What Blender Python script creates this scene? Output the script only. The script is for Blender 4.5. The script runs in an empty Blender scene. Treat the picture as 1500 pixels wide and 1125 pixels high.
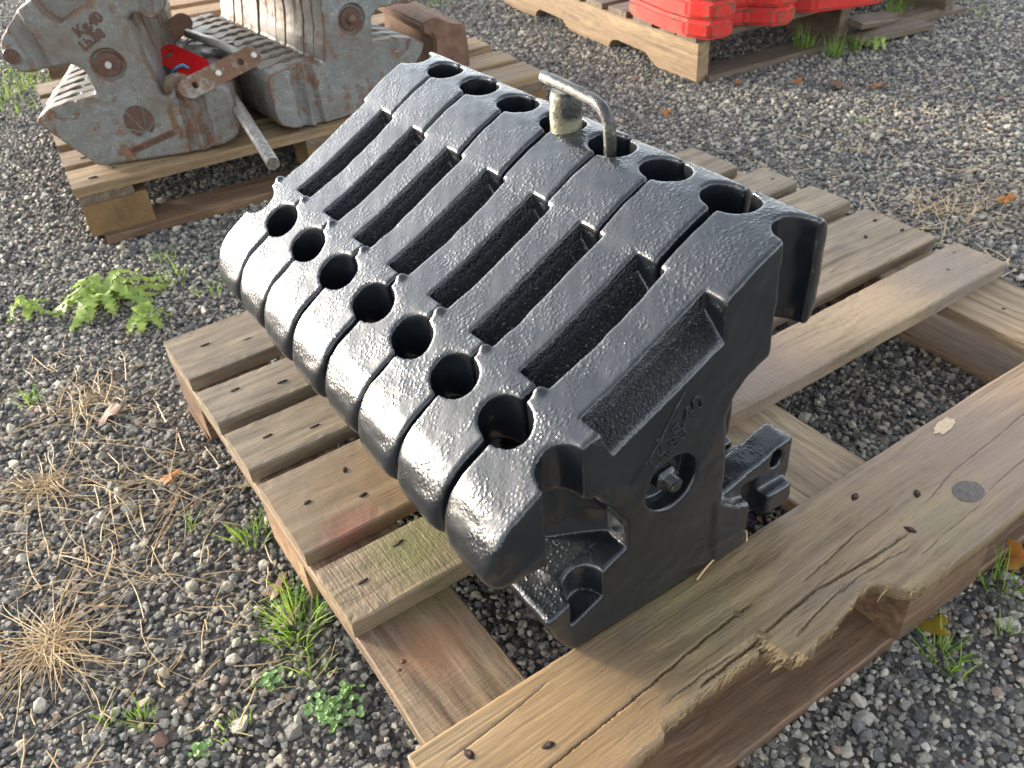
import bpy, bmesh, math, random
import numpy as np
from mathutils import Vector, Matrix, Euler, noise

random.seed(7)
rng = np.random.default_rng(11)
scene = bpy.context.scene
COL = scene.collection

# ------------------------------------------------------------------ camera
cam = bpy.data.cameras.new('camera')
cam.sensor_width = 36.0
cam.lens = 1289.9 / 1500 * 36
cam.clip_start = 0.02
cam.clip_end = 200
camo = bpy.data.objects.new('camera', cam)
COL.objects.link(camo)
Rr = np.array([[0.825, -0.5611, -0.0671], [-0.384, -0.4695, -0.7951], [0.4146, 0.6817, -0.6028]])
camo.matrix_world = Matrix(((Rr[0, 0], -Rr[1, 0], -Rr[2, 0], -0.1523),
                            (Rr[0, 1], -Rr[1, 1], -Rr[2, 1], -0.4579),
                            (Rr[0, 2], -Rr[1, 2], -Rr[2, 2], 0.7724),
                            (0, 0, 0, 1)))
cam.dof.use_dof = True
cam.dof.focus_distance = 0.95
cam.dof.aperture_fstop = 12
scene.camera = camo

# ------------------------------------------------------------------ sky, sun, exposure
SUN = Vector((-0.52, 0.84, 0.215)).normalized()
SUN_EL = math.asin(SUN.z)
SUN_AZ = math.atan2(SUN.x, SUN.y)          # clockwise from +Y
world = bpy.data.worlds.new('World')
scene.world = world
world.use_nodes = True
wn = world.node_tree
wn.nodes.clear()
sky = wn.nodes.new('ShaderNodeTexSky')
sky.sky_type = 'NISHITA'
sky.sun_disc = False
sky.sun_elevation = SUN_EL
sky.sun_rotation = SUN_AZ
sky.dust_density = 1.5
sky.air_density = 1.0
sky.ozone_density = 1.5
bg = wn.nodes.new('ShaderNodeBackground')
bg.inputs['Strength'].default_value = 0.15
wo = wn.nodes.new('ShaderNodeOutputWorld')
hs = wn.nodes.new('ShaderNodeHueSaturation')      # thin high cloud takes most of the blue out of the sky
hs.inputs['Saturation'].default_value = 0.36
hs.inputs['Value'].default_value = 1.0
wn.links.new(sky.outputs[0], hs.inputs['Color'])
wn.links.new(hs.outputs[0], bg.inputs[0])
wn.links.new(bg.outputs[0], wo.inputs[0])
sl = bpy.data.lights.new('sun', 'SUN')
sl.energy = 1.35
sl.angle = math.radians(8)
sl.color = (1.0, 0.87, 0.68)
so = bpy.data.objects.new('sun', sl)
so.rotation_euler = SUN.to_track_quat('Z', 'Y').to_euler()
so.location = (-3, 5, 3)
COL.objects.link(so)
scene.view_settings.view_transform = 'Standard'
scene.view_settings.look = 'None'
scene.view_settings.gamma = 1
scene.view_settings.use_curve_mapping = False
scene.view_settings.exposure = 2.3

GZ = -0.14      # gravel level; the deck of the near pallet is z = 0


# ------------------------------------------------------------------ node helpers
def newmat(name):
    m = bpy.data.materials.new(name)
    m.use_nodes = True
    m.node_tree.nodes.clear()
    return m, m.node_tree


class NT:
    def __init__(s, nt):
        s.nt = nt

    def n(s, t, **k):
        a = s.nt.nodes.new('ShaderNode' + t)
        for kk, v in k.items():
            if kk.startswith('i_'):
                a.inputs[kk[2:].replace('_', ' ')].default_value = v
            else:
                setattr(a, kk, v)
        return a

    def l(s, a, b):
        s.nt.links.new(a, b)

    def noise(s, vec, scale, detail=4, rough=.55, dist=0.0):
        a = s.n('TexNoise')
        a.inputs['Scale'].default_value = scale
        a.inputs['Detail'].default_value = detail
        a.inputs['Roughness'].default_value = rough
        a.inputs['Distortion'].default_value = dist
        if vec is not None:
            s.l(vec, a.inputs['Vector'])
        return a.outputs['Fac']

    def voro(s, vec, scale, feature='F1', out='Distance', rand=1.0):
        a = s.n('TexVoronoi', feature=feature)
        a.inputs['Scale'].default_value = scale
        a.inputs['Randomness'].default_value = rand
        s.l(vec, a.inputs['Vector'])
        return a.outputs[out]

    def ramp(s, fac, stops, interp='LINEAR'):
        a = s.n('ValToRGB')
        r = a.color_ramp
        r.interpolation = interp
        while len(r.elements) < len(stops):
            r.elements.new(0.5)
        for e, (p, c) in zip(r.elements, stops):
            e.position = p
            e.color = (c, c, c, 1) if isinstance(c, (int, float)) else (*c, 1)
        s.l(fac, a.inputs['Fac'])
        return a.outputs['Color']

    def math(s, op, a, b=None, clamp=False):
        m = s.n('Math', operation=op, use_clamp=clamp)
        for i, x in enumerate((a, b)):
            if x is None:
                continue
            if isinstance(x, (int, float)):
                m.inputs[i].default_value = x
            else:
                s.l(x, m.inputs[i])
        return m.outputs[0]

    def mix(s, fac, a, b, blend='MIX'):
        m = s.n('Mix', data_type='RGBA', blend_type=blend)
        for i, x in ((0, fac), (6, a), (7, b)):
            if isinstance(x, (int, float)):
                m.inputs[i].default_value = x
            elif isinstance(x, tuple):
                m.inputs[i].default_value = (*x, 1)
            else:
                s.l(x, m.inputs[i])
        return m.outputs[2]

    def map(s, vec, scale=(1, 1, 1), loc=(0, 0, 0)):
        m = s.n('Mapping')
        m.inputs['Scale'].default_value = scale
        m.inputs['Location'].default_value = loc
        s.l(vec, m.inputs['Vector'])
        return m.outputs[0]

    def coords(s, rand=17.0):
        tc = s.n('TexCoord')
        oi = s.n('ObjectInfo')
        v = s.n('VectorMath', operation='ADD')
        sc = s.n('VectorMath', operation='SCALE')
        cb = s.n('CombineXYZ')
        s.l(oi.outputs['Random'], cb.inputs[0])
        s.l(oi.outputs['Random'], cb.inputs[1])
        s.l(oi.outputs['Random'], cb.inputs[2])
        s.l(cb.outputs[0], sc.inputs[0])
        sc.inputs['Scale'].default_value = rand
        s.l(tc.outputs['Object'], v.inputs[0])
        s.l(sc.outputs[0], v.inputs[1])
        return v.outputs[0], oi.outputs['Random'], tc.outputs['Object']

    def bump(s, h, strength, dist, normal=None):
        b = s.n('Bump')
        b.inputs['Strength'].default_value = strength
        b.inputs['Distance'].default_value = dist
        s.l(h, b.inputs['Height'])
        if normal is not None:
            s.l(normal, b.inputs['Normal'])
        return b.outputs[0]

    def out(s, color, rough=.6, normal=None, metallic=0.0, spec=.5, coat=0.0, coat_rough=.1, transl=None):
        p = s.n('BsdfPrincipled')
        for nm, x in (('Base Color', color), ('Roughness', rough), ('Metallic', metallic),
                      ('Specular IOR Level', spec), ('Coat Weight', coat), ('Coat Roughness', coat_rough)):
            if isinstance(x, tuple):
                p.inputs[nm].default_value = (*x, 1)
            elif isinstance(x, (int, float)):
                p.inputs[nm].default_value = x
            else:
                s.l(x, p.inputs[nm])
        if normal is not None:
            s.l(normal, p.inputs['Normal'])
            s.l(normal, p.inputs['Coat Normal'])
        o = s.n('OutputMaterial')
        sh = p.outputs[0]
        if transl is not None:
            t = s.n('BsdfTranslucent')
            if isinstance(color, tuple):
                t.inputs[0].default_value = (*color, 1)
            else:
                s.l(color, t.inputs[0])
            mx = s.n('MixShader')
            mx.inputs[0].default_value = transl
            s.l(p.outputs[0], mx.inputs[1])
            s.l(t.outputs[0], mx.inputs[2])
            sh = mx.outputs[0]
        s.l(sh, o.inputs[0])
        return p


# ------------------------------------------------------------------ materials
def mat_black_paint(name='black_gloss_paint', crawl=0.0):
    m, nt = newmat(name)
    N = NT(nt)
    v, rnd, ob = N.coords()
    # broad waves, orange peel and blistered patches of the thick brushed paint
    low = N.noise(v, 14, 2, .5)
    patch = N.noise(v, 26, 3, .6)
    pm = N.ramp(patch, [(.42, 0.08), (.58, 1.0)])
    blis = N.voro(v, 260, 'SMOOTH_F1')
    bl = N.ramp(blis, [(.12, 1.0), (.50, 0.0)])
    blis2 = N.noise(v, 300, 3, .6)
    peel = N.noise(v, 120, 3, .6)
    h = N.math('MULTIPLY', N.math('MULTIPLY', bl, blis2), pm)
    sepo = N.n('SeparateXYZ')
    N.l(ob, sepo.inputs[0])
    inpk = N.math('MULTIPLY', N.ramp(sepo.outputs[1], [(.004, 0.0), (.007, 1.0), (.0265, 1.0), (.029, 0.0)]),
                  N.ramp(sepo.outputs[0], [(.212, 0.0), (.217, 1.0), (.347, 1.0), (.351, 0.0)]))
    hz = N.math('SUBTRACT', sepo.outputs[2], N.math('ADD', N.math('MULTIPLY', sepo.outputs[0], .497), .1277))
    inpk = N.math('MULTIPLY', inpk, N.ramp(hz, [(.004, 0.0), (.008, 1.0), (.040, 1.0), (.044, 0.0)]))
    coarse = N.ramp(N.noise(v, 300, 3, .6), [(.36, 0.0), (.64, 1.0)])
    gn = N.n('NewGeometry')
    sn = N.n('SeparateXYZ')
    N.l(gn.outputs['Normal'], sn.inputs[0])
    upf = N.ramp(sn.outputs[2], [(.15, .22), (.6, 1.0)])
    h = N.math('MULTIPLY', N.math('ADD', N.math('MULTIPLY', h, 1.7), N.math('MULTIPLY', peel, .5)), upf)
    nb = N.bump(h, 0.5, 0.0010)
    nb = N.bump(N.math('MULTIPLY', N.noise(v, 340, 3, .6), upf), 0.20, 0.0007, nb)
    nb = N.bump(low, 0.10, 0.004, nb)
    nb = N.bump(N.math('MULTIPLY', inpk, coarse), 1.0, 0.004, nb)
    col = N.mix(N.ramp(N.noise(v, 9, 4, .6), [(.4, 0.0), (.7, 1.0)]), (.0050, .0070, .0096), (.0090, .0120, .0158))
    # greyish dust film left on the casting
    dust = N.ramp(N.noise(v, 60, 6, .7), [(.50, 0.0), (.85, 1.0)])
    col = N.mix(N.math('MULTIPLY', dust, .22), col, (.045, .045, .042))
    # pale grit caught on sharp edges
    geo = N.n('NewGeometry')
    edge = N.ramp(geo.outputs['Pointiness'], [(.515, 0.0), (.545, 1.0)])
    grit = N.ramp(N.noise(v, 120, 3, .7), [(.58, 0.0), (.66, 1.0)])
    col = N.mix(N.math('MULTIPLY', N.math('MULTIPLY', edge, grit), .35), col, (.22, .20, .14))
    r = N.ramp(N.noise(v, 70, 4, .6), [(.3, .30), (.75, .40)])
    pp = N.out(col, r, nb, spec=.30, coat=1.0, coat_rough=.17)
    pp.inputs['Coat IOR'].default_value = 1.5
    return m


def mat_rusty_paint(name, base, base2, rust_amt=.5, dusty=.4, edge_lo=.508, edge_hi=.535):
    m, nt = newmat(name)
    N = NT(nt)
    v, rnd, ob = N.coords()
    n1 = N.noise(v, 11, 6, .65)
    n2 = N.noise(v, 55, 6, .7)
    stretched = N.noise(N.map(v, (30, 30, 5)), 1.6, 5, .6)
    geo = N.n('NewGeometry')
    edge = N.ramp(geo.outputs['Pointiness'], [(edge_lo, 0.0), (edge_hi, 1.0)])
    cav = N.ramp(geo.outputs['Pointiness'], [(.465, 1.0), (.495, 0.0)])
    a = N.math('ADD', N.math('MULTIPLY', n1, .55), N.math('MULTIPLY', n2, .45))
    a = N.math('ADD', a, N.math('MULTIPLY', edge, .17))
    a = N.math('ADD', a, N.math('MULTIPLY', cav, .12))
    a = N.math('ADD', a, N.math('MULTIPLY', N.ramp(stretched, [(.45, 0.0), (.75, 1.0)]), .12))
    rust = N.ramp(a, [(.70 - .24 * rust_amt, 0.0), (.79 - .24 * rust_amt, 1.0)])
    paint = N.mix(N.ramp(N.noise(v, 20, 5, .65), [(.35, 0.0), (.7, 1.0)]), base, base2)
    # pale speckle on worn paint
    paint = N.mix(N.math('MULTIPLY', N.ramp(N.noise(v, 330, 2, .6), [(.58, 0.0), (.66, 1.0)]), dusty), paint, (.52, .50, .42))
    grime = N.ramp(N.noise(v, 7, 6, .7), [(.36, 0.0), (.62, 1.0)])
    paint = N.mix(N.math('MULTIPLY', grime, .85 if dusty > .2 else .15), paint, (.125, .102, .078) if dusty > .2 else (.25, .02, .012))
    rc = N.mix(N.noise(v, 90, 5, .7), (.075, .035, .020), (.20, .105, .055))
    col = N.mix(rust, paint, rc)
    h = N.math('ADD', N.math('MULTIPLY', n2, .6), N.math('MULTIPLY', rust, .4))
    nb = N.bump(h, .5, .0015)
    nb = N.bump(N.noise(v, 260, 3, .6), .35, .0006, nb)
    r = N.math('ADD', N.math('MULTIPLY', rust, .3), .48)
    N.out(col, r, nb, spec=.45)
    return m


def mat_wood(name, c1, c2, c3, fibre=1.0, saw=0.0, rough=.62, stains_and_sun=(), grey=.5, wet=0.0):
    """grain along local X"""
    c1 = (c1[0] * .66, c1[1] * .62, c1[2] * .52)
    c2 = (c2[0] * 1.04, c2[1] * 1.0, c2[2] * .88)
    c3 = (c3[0] * .92, c3[1] * .86, c3[2] * .72)
    m, nt = newmat(name)
    N = NT(nt)
    v, rnd, ob = N.coords(9.0)
    warp = N.noise(N.map(v, (3, 9, 9)), 1.0, 3, .5)
    gv = N.n('VectorMath', operation='ADD')
    cb = N.n('CombineXYZ')
    N.l(N.math('MULTIPLY', warp, .05), cb.inputs[1])
    N.l(N.math('MULTIPLY', warp, .03), cb.inputs[2])
    N.l(v, gv.inputs[0])
    N.l(cb.outputs[0], gv.inputs[1])
    w = gv.outputs[0]
    rings = N.noise(N.map(w, (1.6, 52, 52)), 1.0, 5, .62, .5)
    fib = N.noise(N.map(w, (14, 420, 420)), 1.0, 4, .65)
    fib2 = N.noise(N.map(w, (6, 150, 150)), 1.0, 3, .6)
    patch = N.noise(N.map(v, (5, 12, 12)), 1.0, 5, .6)
    col = N.mix(N.ramp(rings, [(.36, 0.0), (.60, 1.0)]), c1, c2)
    col = N.mix(N.ramp(patch, [(.38, 0.0), (.72, 1.0)]), col, c3)
    dark = N.ramp(fib, [(.30, 1.0), (.48, 0.0)])
    col = N.mix(N.math('MULTIPLY', dark, .65), col, tuple(.35 * x for x in c1))
    lt = N.ramp(fib2, [(.56, 0.0), (.75, 1.0)])
    col = N.mix(N.math('MULTIPLY', lt, .28 * grey + .1), col, (.40, .35, .28))
    # dark weather marks and mildew
    wm = N.ramp(N.noise(N.map(v, (7, 30, 30)), 1.0, 8, .75), [(.52, 0.0), (.70, 1.0)])
    col = N.mix(N.math('MULTIPLY', wm, .62), col, (.075, .062, .055))
    sp = N.ramp(N.noise(v, 240, 3, .7), [(.66, 0.0), (.72, 1.0)])
    col = N.mix(N.math('MULTIPLY', sp, .5), col, (.05, .04, .032))
    for (sx, sy, sz, srad, scol, st) in stains_and_sun:  # real stains, plus patches of sunlight painted into the wood colour
        d = N.n('VectorMath', operation='DISTANCE')
        N.l(ob, d.inputs[0])
        d.inputs[1].default_value = (sx, sy, sz)
        dd = N.math('ADD', d.outputs['Value'], N.math('MULTIPLY', N.math('SUBTRACT', N.noise(ob, 45, 5, .7), .5), srad * 1.3))
        mk = N.ramp(dd, [(max(0.0, srad * .25), 1.0), (srad, 0.0)])
        col = N.mix(N.math('MULTIPLY', mk, st), col, scol)
    h = N.math('ADD', N.math('MULTIPLY', fib, .8), N.math('MULTIPLY', rings, .35))
    nb = N.bump(h, .55 * fibre, .0012)
    if saw > 0:
        sv = N.noise(N.map(v, (330, 22, 22)), 1.0, 3, .6)
        tear = N.noise(N.map(v, (190, 90, 90)), 1.0, 3, .7)
        nb = N.bump(N.math('ADD', sv, tear), saw, .0016, nb)
    r = N.ramp(patch, [(.3, rough + .1), (.7, rough - .12 - wet)])
    N.out(col, r, nb, spec=.35 + wet)
    return m


def mat_simple(name, col, rough=.6, metallic=0.0, var=.3, scale=60, bump=.3, transl=None, spec=.5, col2=None):
    m, nt = newmat(name)
    N = NT(nt)
    v, rnd, ob = N.coords()
    n = N.noise(v, scale, 5, .65)
    c2 = col2 if col2 else tuple(x * (1 - var) for x in col)
    c = N.mix(N.ramp(n, [(.35, 0.0), (.65, 1.0)]), col, c2)
    nb = N.bump(n, bump, .001)
    N.out(c, rough, nb, metallic=metallic, transl=transl, spec=spec)
    return m


def mat_foliage(name, cols, transl=.45):
    m, nt = newmat(name)
    N = NT(nt)
    v, rnd, ob = N.coords()
    geo = N.n('NewGeometry')
    f = N.math('ADD', N.math('MULTIPLY', geo.outputs['Random Per Island'], .8), N.math('MULTIPLY', N.noise(v, 90, 3), .35))
    c = N.ramp(f, [(i / (len(cols) - 1) * .9 + .05, cc) for i, cc in enumerate(cols)])
    N.out(c, .5, N.bump(N.noise(v, 400, 2), .3, .0004), transl=transl, spec=.4)
    return m


def mat_stone():
    m, nt = newmat('gravel_stone')
    N = NT(nt)
    v, rnd, ob = N.coords(40.0)
    cols = [(0.0, (.048, .048, .050)), (.10, (.080, .079, .080)), (.22, (.125, .120, .117)), (.34, (.185, .175, .165)),
            (.47, (.22, .20, .175)), (.57, (.32, .295, .25)), (.70, (.42, .385, .315)), (.85, (.62, .57, .46)), (.96, (.54, .46, .33)), (1.0, (.28, .15, .11))]
    base = N.ramp(rnd, cols)
    mott = N.noise(v, 1.6, 6, .7)
    c = N.mix(N.ramp(mott, [(.35, 0.0), (.7, 1.0)]), base, N.mix(.4, base, (.18, .165, .15)))
    c = N.mix(N.math('MULTIPLY', N.ramp(N.noise(v, 6, 4, .7), [(.60, 0.0), (.75, 1.0)]), .45), c, (.28, .26, .22))
    nb = N.bump(N.noise(v, 5, 6, .7), .5, .12)
    wetv = N.n('Math', operation='FRACT')
    N.l(N.math('MULTIPLY', rnd, 37.0), wetv.inputs[0])
    r = N.ramp(wetv.outputs[0], [(0.0, .30), (.4, .55), (1.0, .85)])
    N.out(c, r, nb, spec=.45)
    return m


def mat_ground():
    m, nt = newmat('gravel_bed')
    N = NT(nt)
    tc = N.n('TexCoord')
    v = tc.outputs['Object']
    cells = N.voro(v, 95, 'F1', 'Color')
    sep = N.n('SeparateColor')
    N.l(cells, sep.inputs[0])
    c = N.ramp(sep.outputs[0], [(0.0, (.045, .044, .043)), (.4, (.10, .095, .09)), (.7, (.20, .18, .155)), (.95, (.42, .38, .31)), (1.0, (.2, .17, .14))])
    c = N.mix(N.noise(v, 6, 5, .6), c, (.055, .045, .036))
    d = N.voro(v, 95)
    nb = N.bump(N.math('SUBTRACT', 1.0, d), .9, .006)
    nb = N.bump(N.noise(v, 350, 4, .7), .6, .002, nb)
    N.out(c, .85, nb, spec=.3)
    return m


M_BLACK = mat_black_paint()
M_GREY = mat_rusty_paint('worn_grey_paint', (.125, .136, .135), (.190, .196, .182), .64, .5, .513, .545)
M_RUST = mat_simple('brown_rust', (.060, .031, .022), .85, 0, .5, 120, .6, col2=(.115, .060, .040))
M_RUSTBR = mat_simple('rusty_bracket_paint', (.20, .105, .06), .8, 0, .5, 30, .6, col2=(.11, .06, .04))
M_RED = mat_rusty_paint('chipped_red_paint', (.58, .020, .012), (.44, .014, .010), .42, .08, .53, .58)
M_REDP = mat_simple('glossy_red_paint', (.52, .010, .012), .3, 0, .15, 40, .1)
M_ZINC = mat_simple('dull_zinc_steel', (.36, .35, .32), .45, .6, .45, 90, .4, col2=(.17, .14, .11))
M_OLDBAR = mat_rusty_paint('tarnished_steel_bar', (.20, .185, .155), (.27, .24, .19), .42, .4)
M_PALE = mat_simple('pale_steel', (.55, .52, .44), .38, .35, .25, 60, .25)
M_CYAN = mat_simple('blue_cable', (.08, .30, .48), .5)
M_DARKWIRE = mat_simple('dark_wire', (.10, .075, .06), .6, .3)
M_NAIL = mat_simple('rusty_nail', (.11, .045, .022), .85, 0, .5, 400, .5)
M_HOLE = mat_simple('nail_hole_dark', (.022, .014, .010), .95, 0, .4, 300, .2)  # near-black colour standing in for the shade down a nail hole

WOODS = {
    'slat1': mat_wood('weathered_plank_grey', (.148, .113, .085), (.248, .200, .156), (.203, .170, .140), 1.0, .0, .60),
    'slat2': mat_wood('weathered_plank_silver', (.162, .130, .102), (.268, .222, .178), (.232, .200, .168), 1.0, .1, .62),
    'slat3': mat_wood('weathered_plank_dusty', (.168, .133, .100), (.278, .228, .176), (.228, .192, .156), 1.0, .15, .64),
    'slat4': mat_wood('weathered_plank_orange', (.160, .123, .092), (.265, .213, .162), (.210, .170, .134), .9, .1, .55,
                      stains_and_sun=((.22, -.05, .0, .19, (.255, .145, .060), .75), (.02, .0, .0, .16, (.235, .165, .100), .5), (.063, .298 - .374, .011, .050, (.25, .06, .05), .55),  # orange left end is low sun painted into the colour; the red is a stain
                              (.85, -.02, 0, .12, (.29, .215, .185), .5))),
    'slat5': mat_wood('rough_sawn_plank', (.195, .148, .100), (.320, .252, .180), (.250, .195, .145), 1.0, .75, .68,
                      stains_and_sun=((.11, .01, .013, .075, (.125, .145, .03), .6), (.02, -.045, .013, .014, (.12, .11, .13), .9), (.95, .0, .0, .13, (.42, .31, .20), .45),  # green is moss; the pale patch further right is painted sunlight
                              (1.12, .0, .0, .14, (.185, .155, .140), .7), (.68, .0, .0, .15, (.26, .19, .165), .5))),
    'runner': mat_wood('rough_runner_board', (.165, .118, .080), (.270, .205, .142), (.160, .098, .070), 1.0, .35, .68,
                       stains_and_sun=((.25, .0, .0, .05, (.32, .14, .06), .5), (.33, -.03, 0, .06, (.17, .16, .05), .4))),
    'runner2': mat_wood('pale_runner_board', (.215, .160, .108), (.355, .275, .192), (.285, .210, .150), .9, .15, .62),
    'front': mat_wood('broken_front_board', (.185, .124, .068), (.310, .225, .132), (.215, .158, .108), .75, .05, .50,
                      stains_and_sun=((.30, -.03, .0, .10, (.13, .12, .04), .35), (.10, -.08, .0, .14, (.34, .21, .10), .5),  # golden patch at the left end paints in the low sun
                              (.78, -.06, 0, .26, (.29, .205, .160), .5), (.62, -.12, 0, .06, (.19, .17, .09), .4), (.22, -.02, 0, .08, (.10, .07, .045), .45)), wet=.05),
    'block': mat_wood('dark_block_wood', (.130, .075, .045), (.200, .125, .078), (.100, .065, .045), 1.0, .3, .7),
    'orange': mat_wood('raw_orange_wood', (.26, .16, .10), (.36, .24, .155), (.22, .14, .095), 1.0, .3, .7),
    'bottom': mat_wood('brown_bottom_board', (.150, .085, .052), (.250, .155, .098), (.120, .075, .052), 1.3, .1, .62),
    'bg': mat_wood('old_pallet_plank', (.205, .142, .082), (.330, .238, .145), (.240, .165, .105), 1.0, .1, .68),
    'bg_dark': mat_wood('dark_pallet_plank', (.110, .080, .062), (.175, .135, .105), (.140, .105, .085), 1.0, .1, .66),
    'bg_red': mat_wood('pale_stringer_wood', (.25, .178, .115), (.34, .25, .17), (.27, .19, .13), .8, .1, .68),
    'bg_orange': mat_wood('orange_pallet_plank', (.33, .20, .11), (.42, .27, .16), (.30, .18, .10), .8, .1, .66),
}
m, nt = newmat('pressed_chipboard')
N = NT(nt)
v, rnd, ob = N.coords()
c = N.mix(N.noise(v, 130, 6, .8), (.10, .058, .028), (.33, .20, .090))
c = N.mix(N.ramp(N.noise(v, 14, 4, .6), [(.45, 0.0), (.75, .6)]), c, (.075, .055, .03))
N.out(c, .85, N.bump(N.noise(v, 200, 5, .8), .9, .003), spec=.2)
M_CHIP = m
M_STONE = mat_stone()
M_GROUND = mat_ground()
M_GRASS = mat_foliage('grass_blade', [(.10, .20, .02), (.16, .30, .03), (.25, .40, .05), (.36, .44, .10)])
M_WEED = mat_foliage('weed_leaf', [(.20, .31, .06), (.32, .44, .10), (.44, .53, .16), (.56, .54, .14)])
M_CLOVER = mat_foliage('small_round_leaf', [(.13, .26, .07), (.20, .36, .11), (.27, .42, .16)], .3)
M_STRAW = mat_foliage('dry_straw', [(.36, .22, .10), (.58, .41, .21), (.72, .55, .32), (.45, .28, .13)], .2)
M_LEAFO = mat_foliage('orange_leaf', [(.50, .20, .03), (.55, .27, .04), (.42, .14, .03)], .35)
M_LEAFY = mat_foliage('yellow_green_leaf', [(.30, .25, .02), (.22, .22, .02), (.36, .24, .03)], .35)
M_LEAFB = mat_foliage('brown_leaf', [(.16, .07, .035), (.22, .10, .05), (.12, .055, .03)], .15)


# ------------------------------------------------------------------ object helpers
def link(name, me, mats, parent=None, smooth=False, loc=None, rot=None):
    if mats is not None and len(me.materials) == 0:
        for mm in (mats if isinstance(mats, (list, tuple)) else [mats]):
            me.materials.append(mm)
    if smooth:
        me.polygons.foreach_set('use_smooth', [True] * len(me.polygons))
    o = bpy.data.objects.new(name, me)
    COL.objects.link(o)
    if parent is not None:
        o.parent = parent
    if loc is not None:
        o.location = loc
    if rot is not None:
        o.rotation_euler = rot
    return o


def empty(name, loc=(0, 0, 0), rz=0.0):
    o = bpy.data.objects.new(name, None)
    o.empty_display_size = .05
    COL.objects.link(o)
    o.location = loc
    o.rotation_euler = (0, 0, rz)
    return o


def tag(o, label, cat, group=None):
    o['label'] = label
    o['category'] = cat
    if group:
        o['group'] = group
    return o


def structure(o):
    o['kind'] = 'structure'
    return o


def from_np(name, V, F):
    me = bpy.data.meshes.new(name)
    V = np.asarray(V, dtype=np.float32)
    F = np.asarray(F, dtype=np.int32)
    k = F.shape[1]
    me.vertices.add(len(V))
    me.vertices.foreach_set('co', V.ravel())
    me.loops.add(F.size)
    me.loops.foreach_set('vertex_index', F.ravel())
    me.polygons.add(len(F))
    me.polygons.foreach_set('loop_start', np.arange(0, F.size, k, dtype=np.int32))
    me.polygons.foreach_set('loop_total', np.full(len(F), k, dtype=np.int32))
    me.update(calc_edges=True)
    me.validate()
    return me


def bm_mesh(name, bm):
    bmesh.ops.recalc_face_normals(bm, faces=bm.faces)
    me = bpy.data.meshes.new(name)
    bm.to_mesh(me)
    bm.free()
    return me


def cyl(name, p0, p1, r, mat, parent=None, seg=24, bevel=.0, smooth=True, r2=None):
    p0, p1 = Vector(p0), Vector(p1)
    d = p1 - p0
    bm = bmesh.new()
    bmesh.ops.create_cone(bm, cap_ends=True, segments=seg, radius1=r, radius2=r if r2 is None else r2, depth=d.length)
    bm.transform(Matrix.Translation((p0 + p1) / 2) @ d.to_track_quat('Z', 'Y').to_matrix().to_4x4())
    if bevel:
        es = [e for e in bm.edges if any(len(f.verts) > 4 for f in e.link_faces)]
        bmesh.ops.bevel(bm, geom=es, offset=bevel, segments=2, affect='EDGES')
    o = link(name, bm_mesh(name, bm), mat, parent)
    for p in o.data.polygons:
        p.use_smooth = len(p.vertices) <= 4 and smooth
    return o


def tube(name, pts, r, mat, parent=None, seg=14, radii=None, wob=0.0):
    pts = [Vector(p) for p in pts]
    n = len(pts)
    V, F = [], []
    up = None
    for i, p in enumerate(pts):
        t = (pts[min(i + 1, n - 1)] - pts[max(i - 1, 0)]).normalized()
        if up is None:
            up = t.orthogonal().normalized()
        up = (up - t * up.dot(t)).normalized()
        b = t.cross(up)
        rr = radii[i] if radii else r
        for k in range(seg):
            a = 2 * math.pi * k / seg
            q = rr * (1 + wob * noise.noise(p * 90 + Vector((k, 0, 0))))
            V.append(p + up * math.cos(a) * q + b * math.sin(a) * q)
    for i in range(n - 1):
        for k in range(seg):
            F.append((i * seg + k, i * seg + (k + 1) % seg, (i + 1) * seg + (k + 1) % seg, (i + 1) * seg + k))
    bm = bmesh.new()
    vs = [bm.verts.new(x) for x in V]
    for f in F:
        bm.faces.new([vs[j] for j in f])
    bm.faces.new(vs[:seg])
    bm.faces.new(vs[-seg:])
    o = link(name, bm_mesh(name, bm), mat, parent)
    for p in o.data.polygons:
        p.use_smooth = len(p.vertices) <= 4
    return o


def bezier(pts, n=10):
    """Catmull-Rom through the points"""
    P = [Vector(p) for p in pts]
    P = [P[0] * 2 - P[1]] + P + [P[-1] * 2 - P[-2]]
    out = []
    for i in range(1, len(P) - 2):
        for k in range(n):
            t = k / n
            a, b, c, d = P[i - 1:i + 3]
            out.append(.5 * ((2 * b) + (c - a) * t + (2 * a - 5 * b + 4 * c - d) * t * t + (3 * b - a - 3 * c + d) * t ** 3))
    out.append(P[-2])
    return out


def prism(name, poly, z0, z1, mat, parent=None, bevel=.0, smooth=False):
    """polygon in local XY extruded in Z"""
    bm = bmesh.new()
    lo = [bm.verts.new((x, y, z0)) for x, y in poly]
    hi = [bm.verts.new((x, y, z1)) for x, y in poly]
    n = len(poly)
    bm.faces.new(lo[::-1])
    bm.faces.new(hi)
    for i in range(n):
        bm.faces.new((lo[i], lo[(i + 1) % n], hi[(i + 1) % n], hi[i]))
    if bevel:
        bmesh.ops.bevel(bm, geom=list(bm.edges), offset=bevel, segments=2, affect='EDGES')
    return link(name, bm_mesh(name, bm), mat, parent, smooth)


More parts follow.
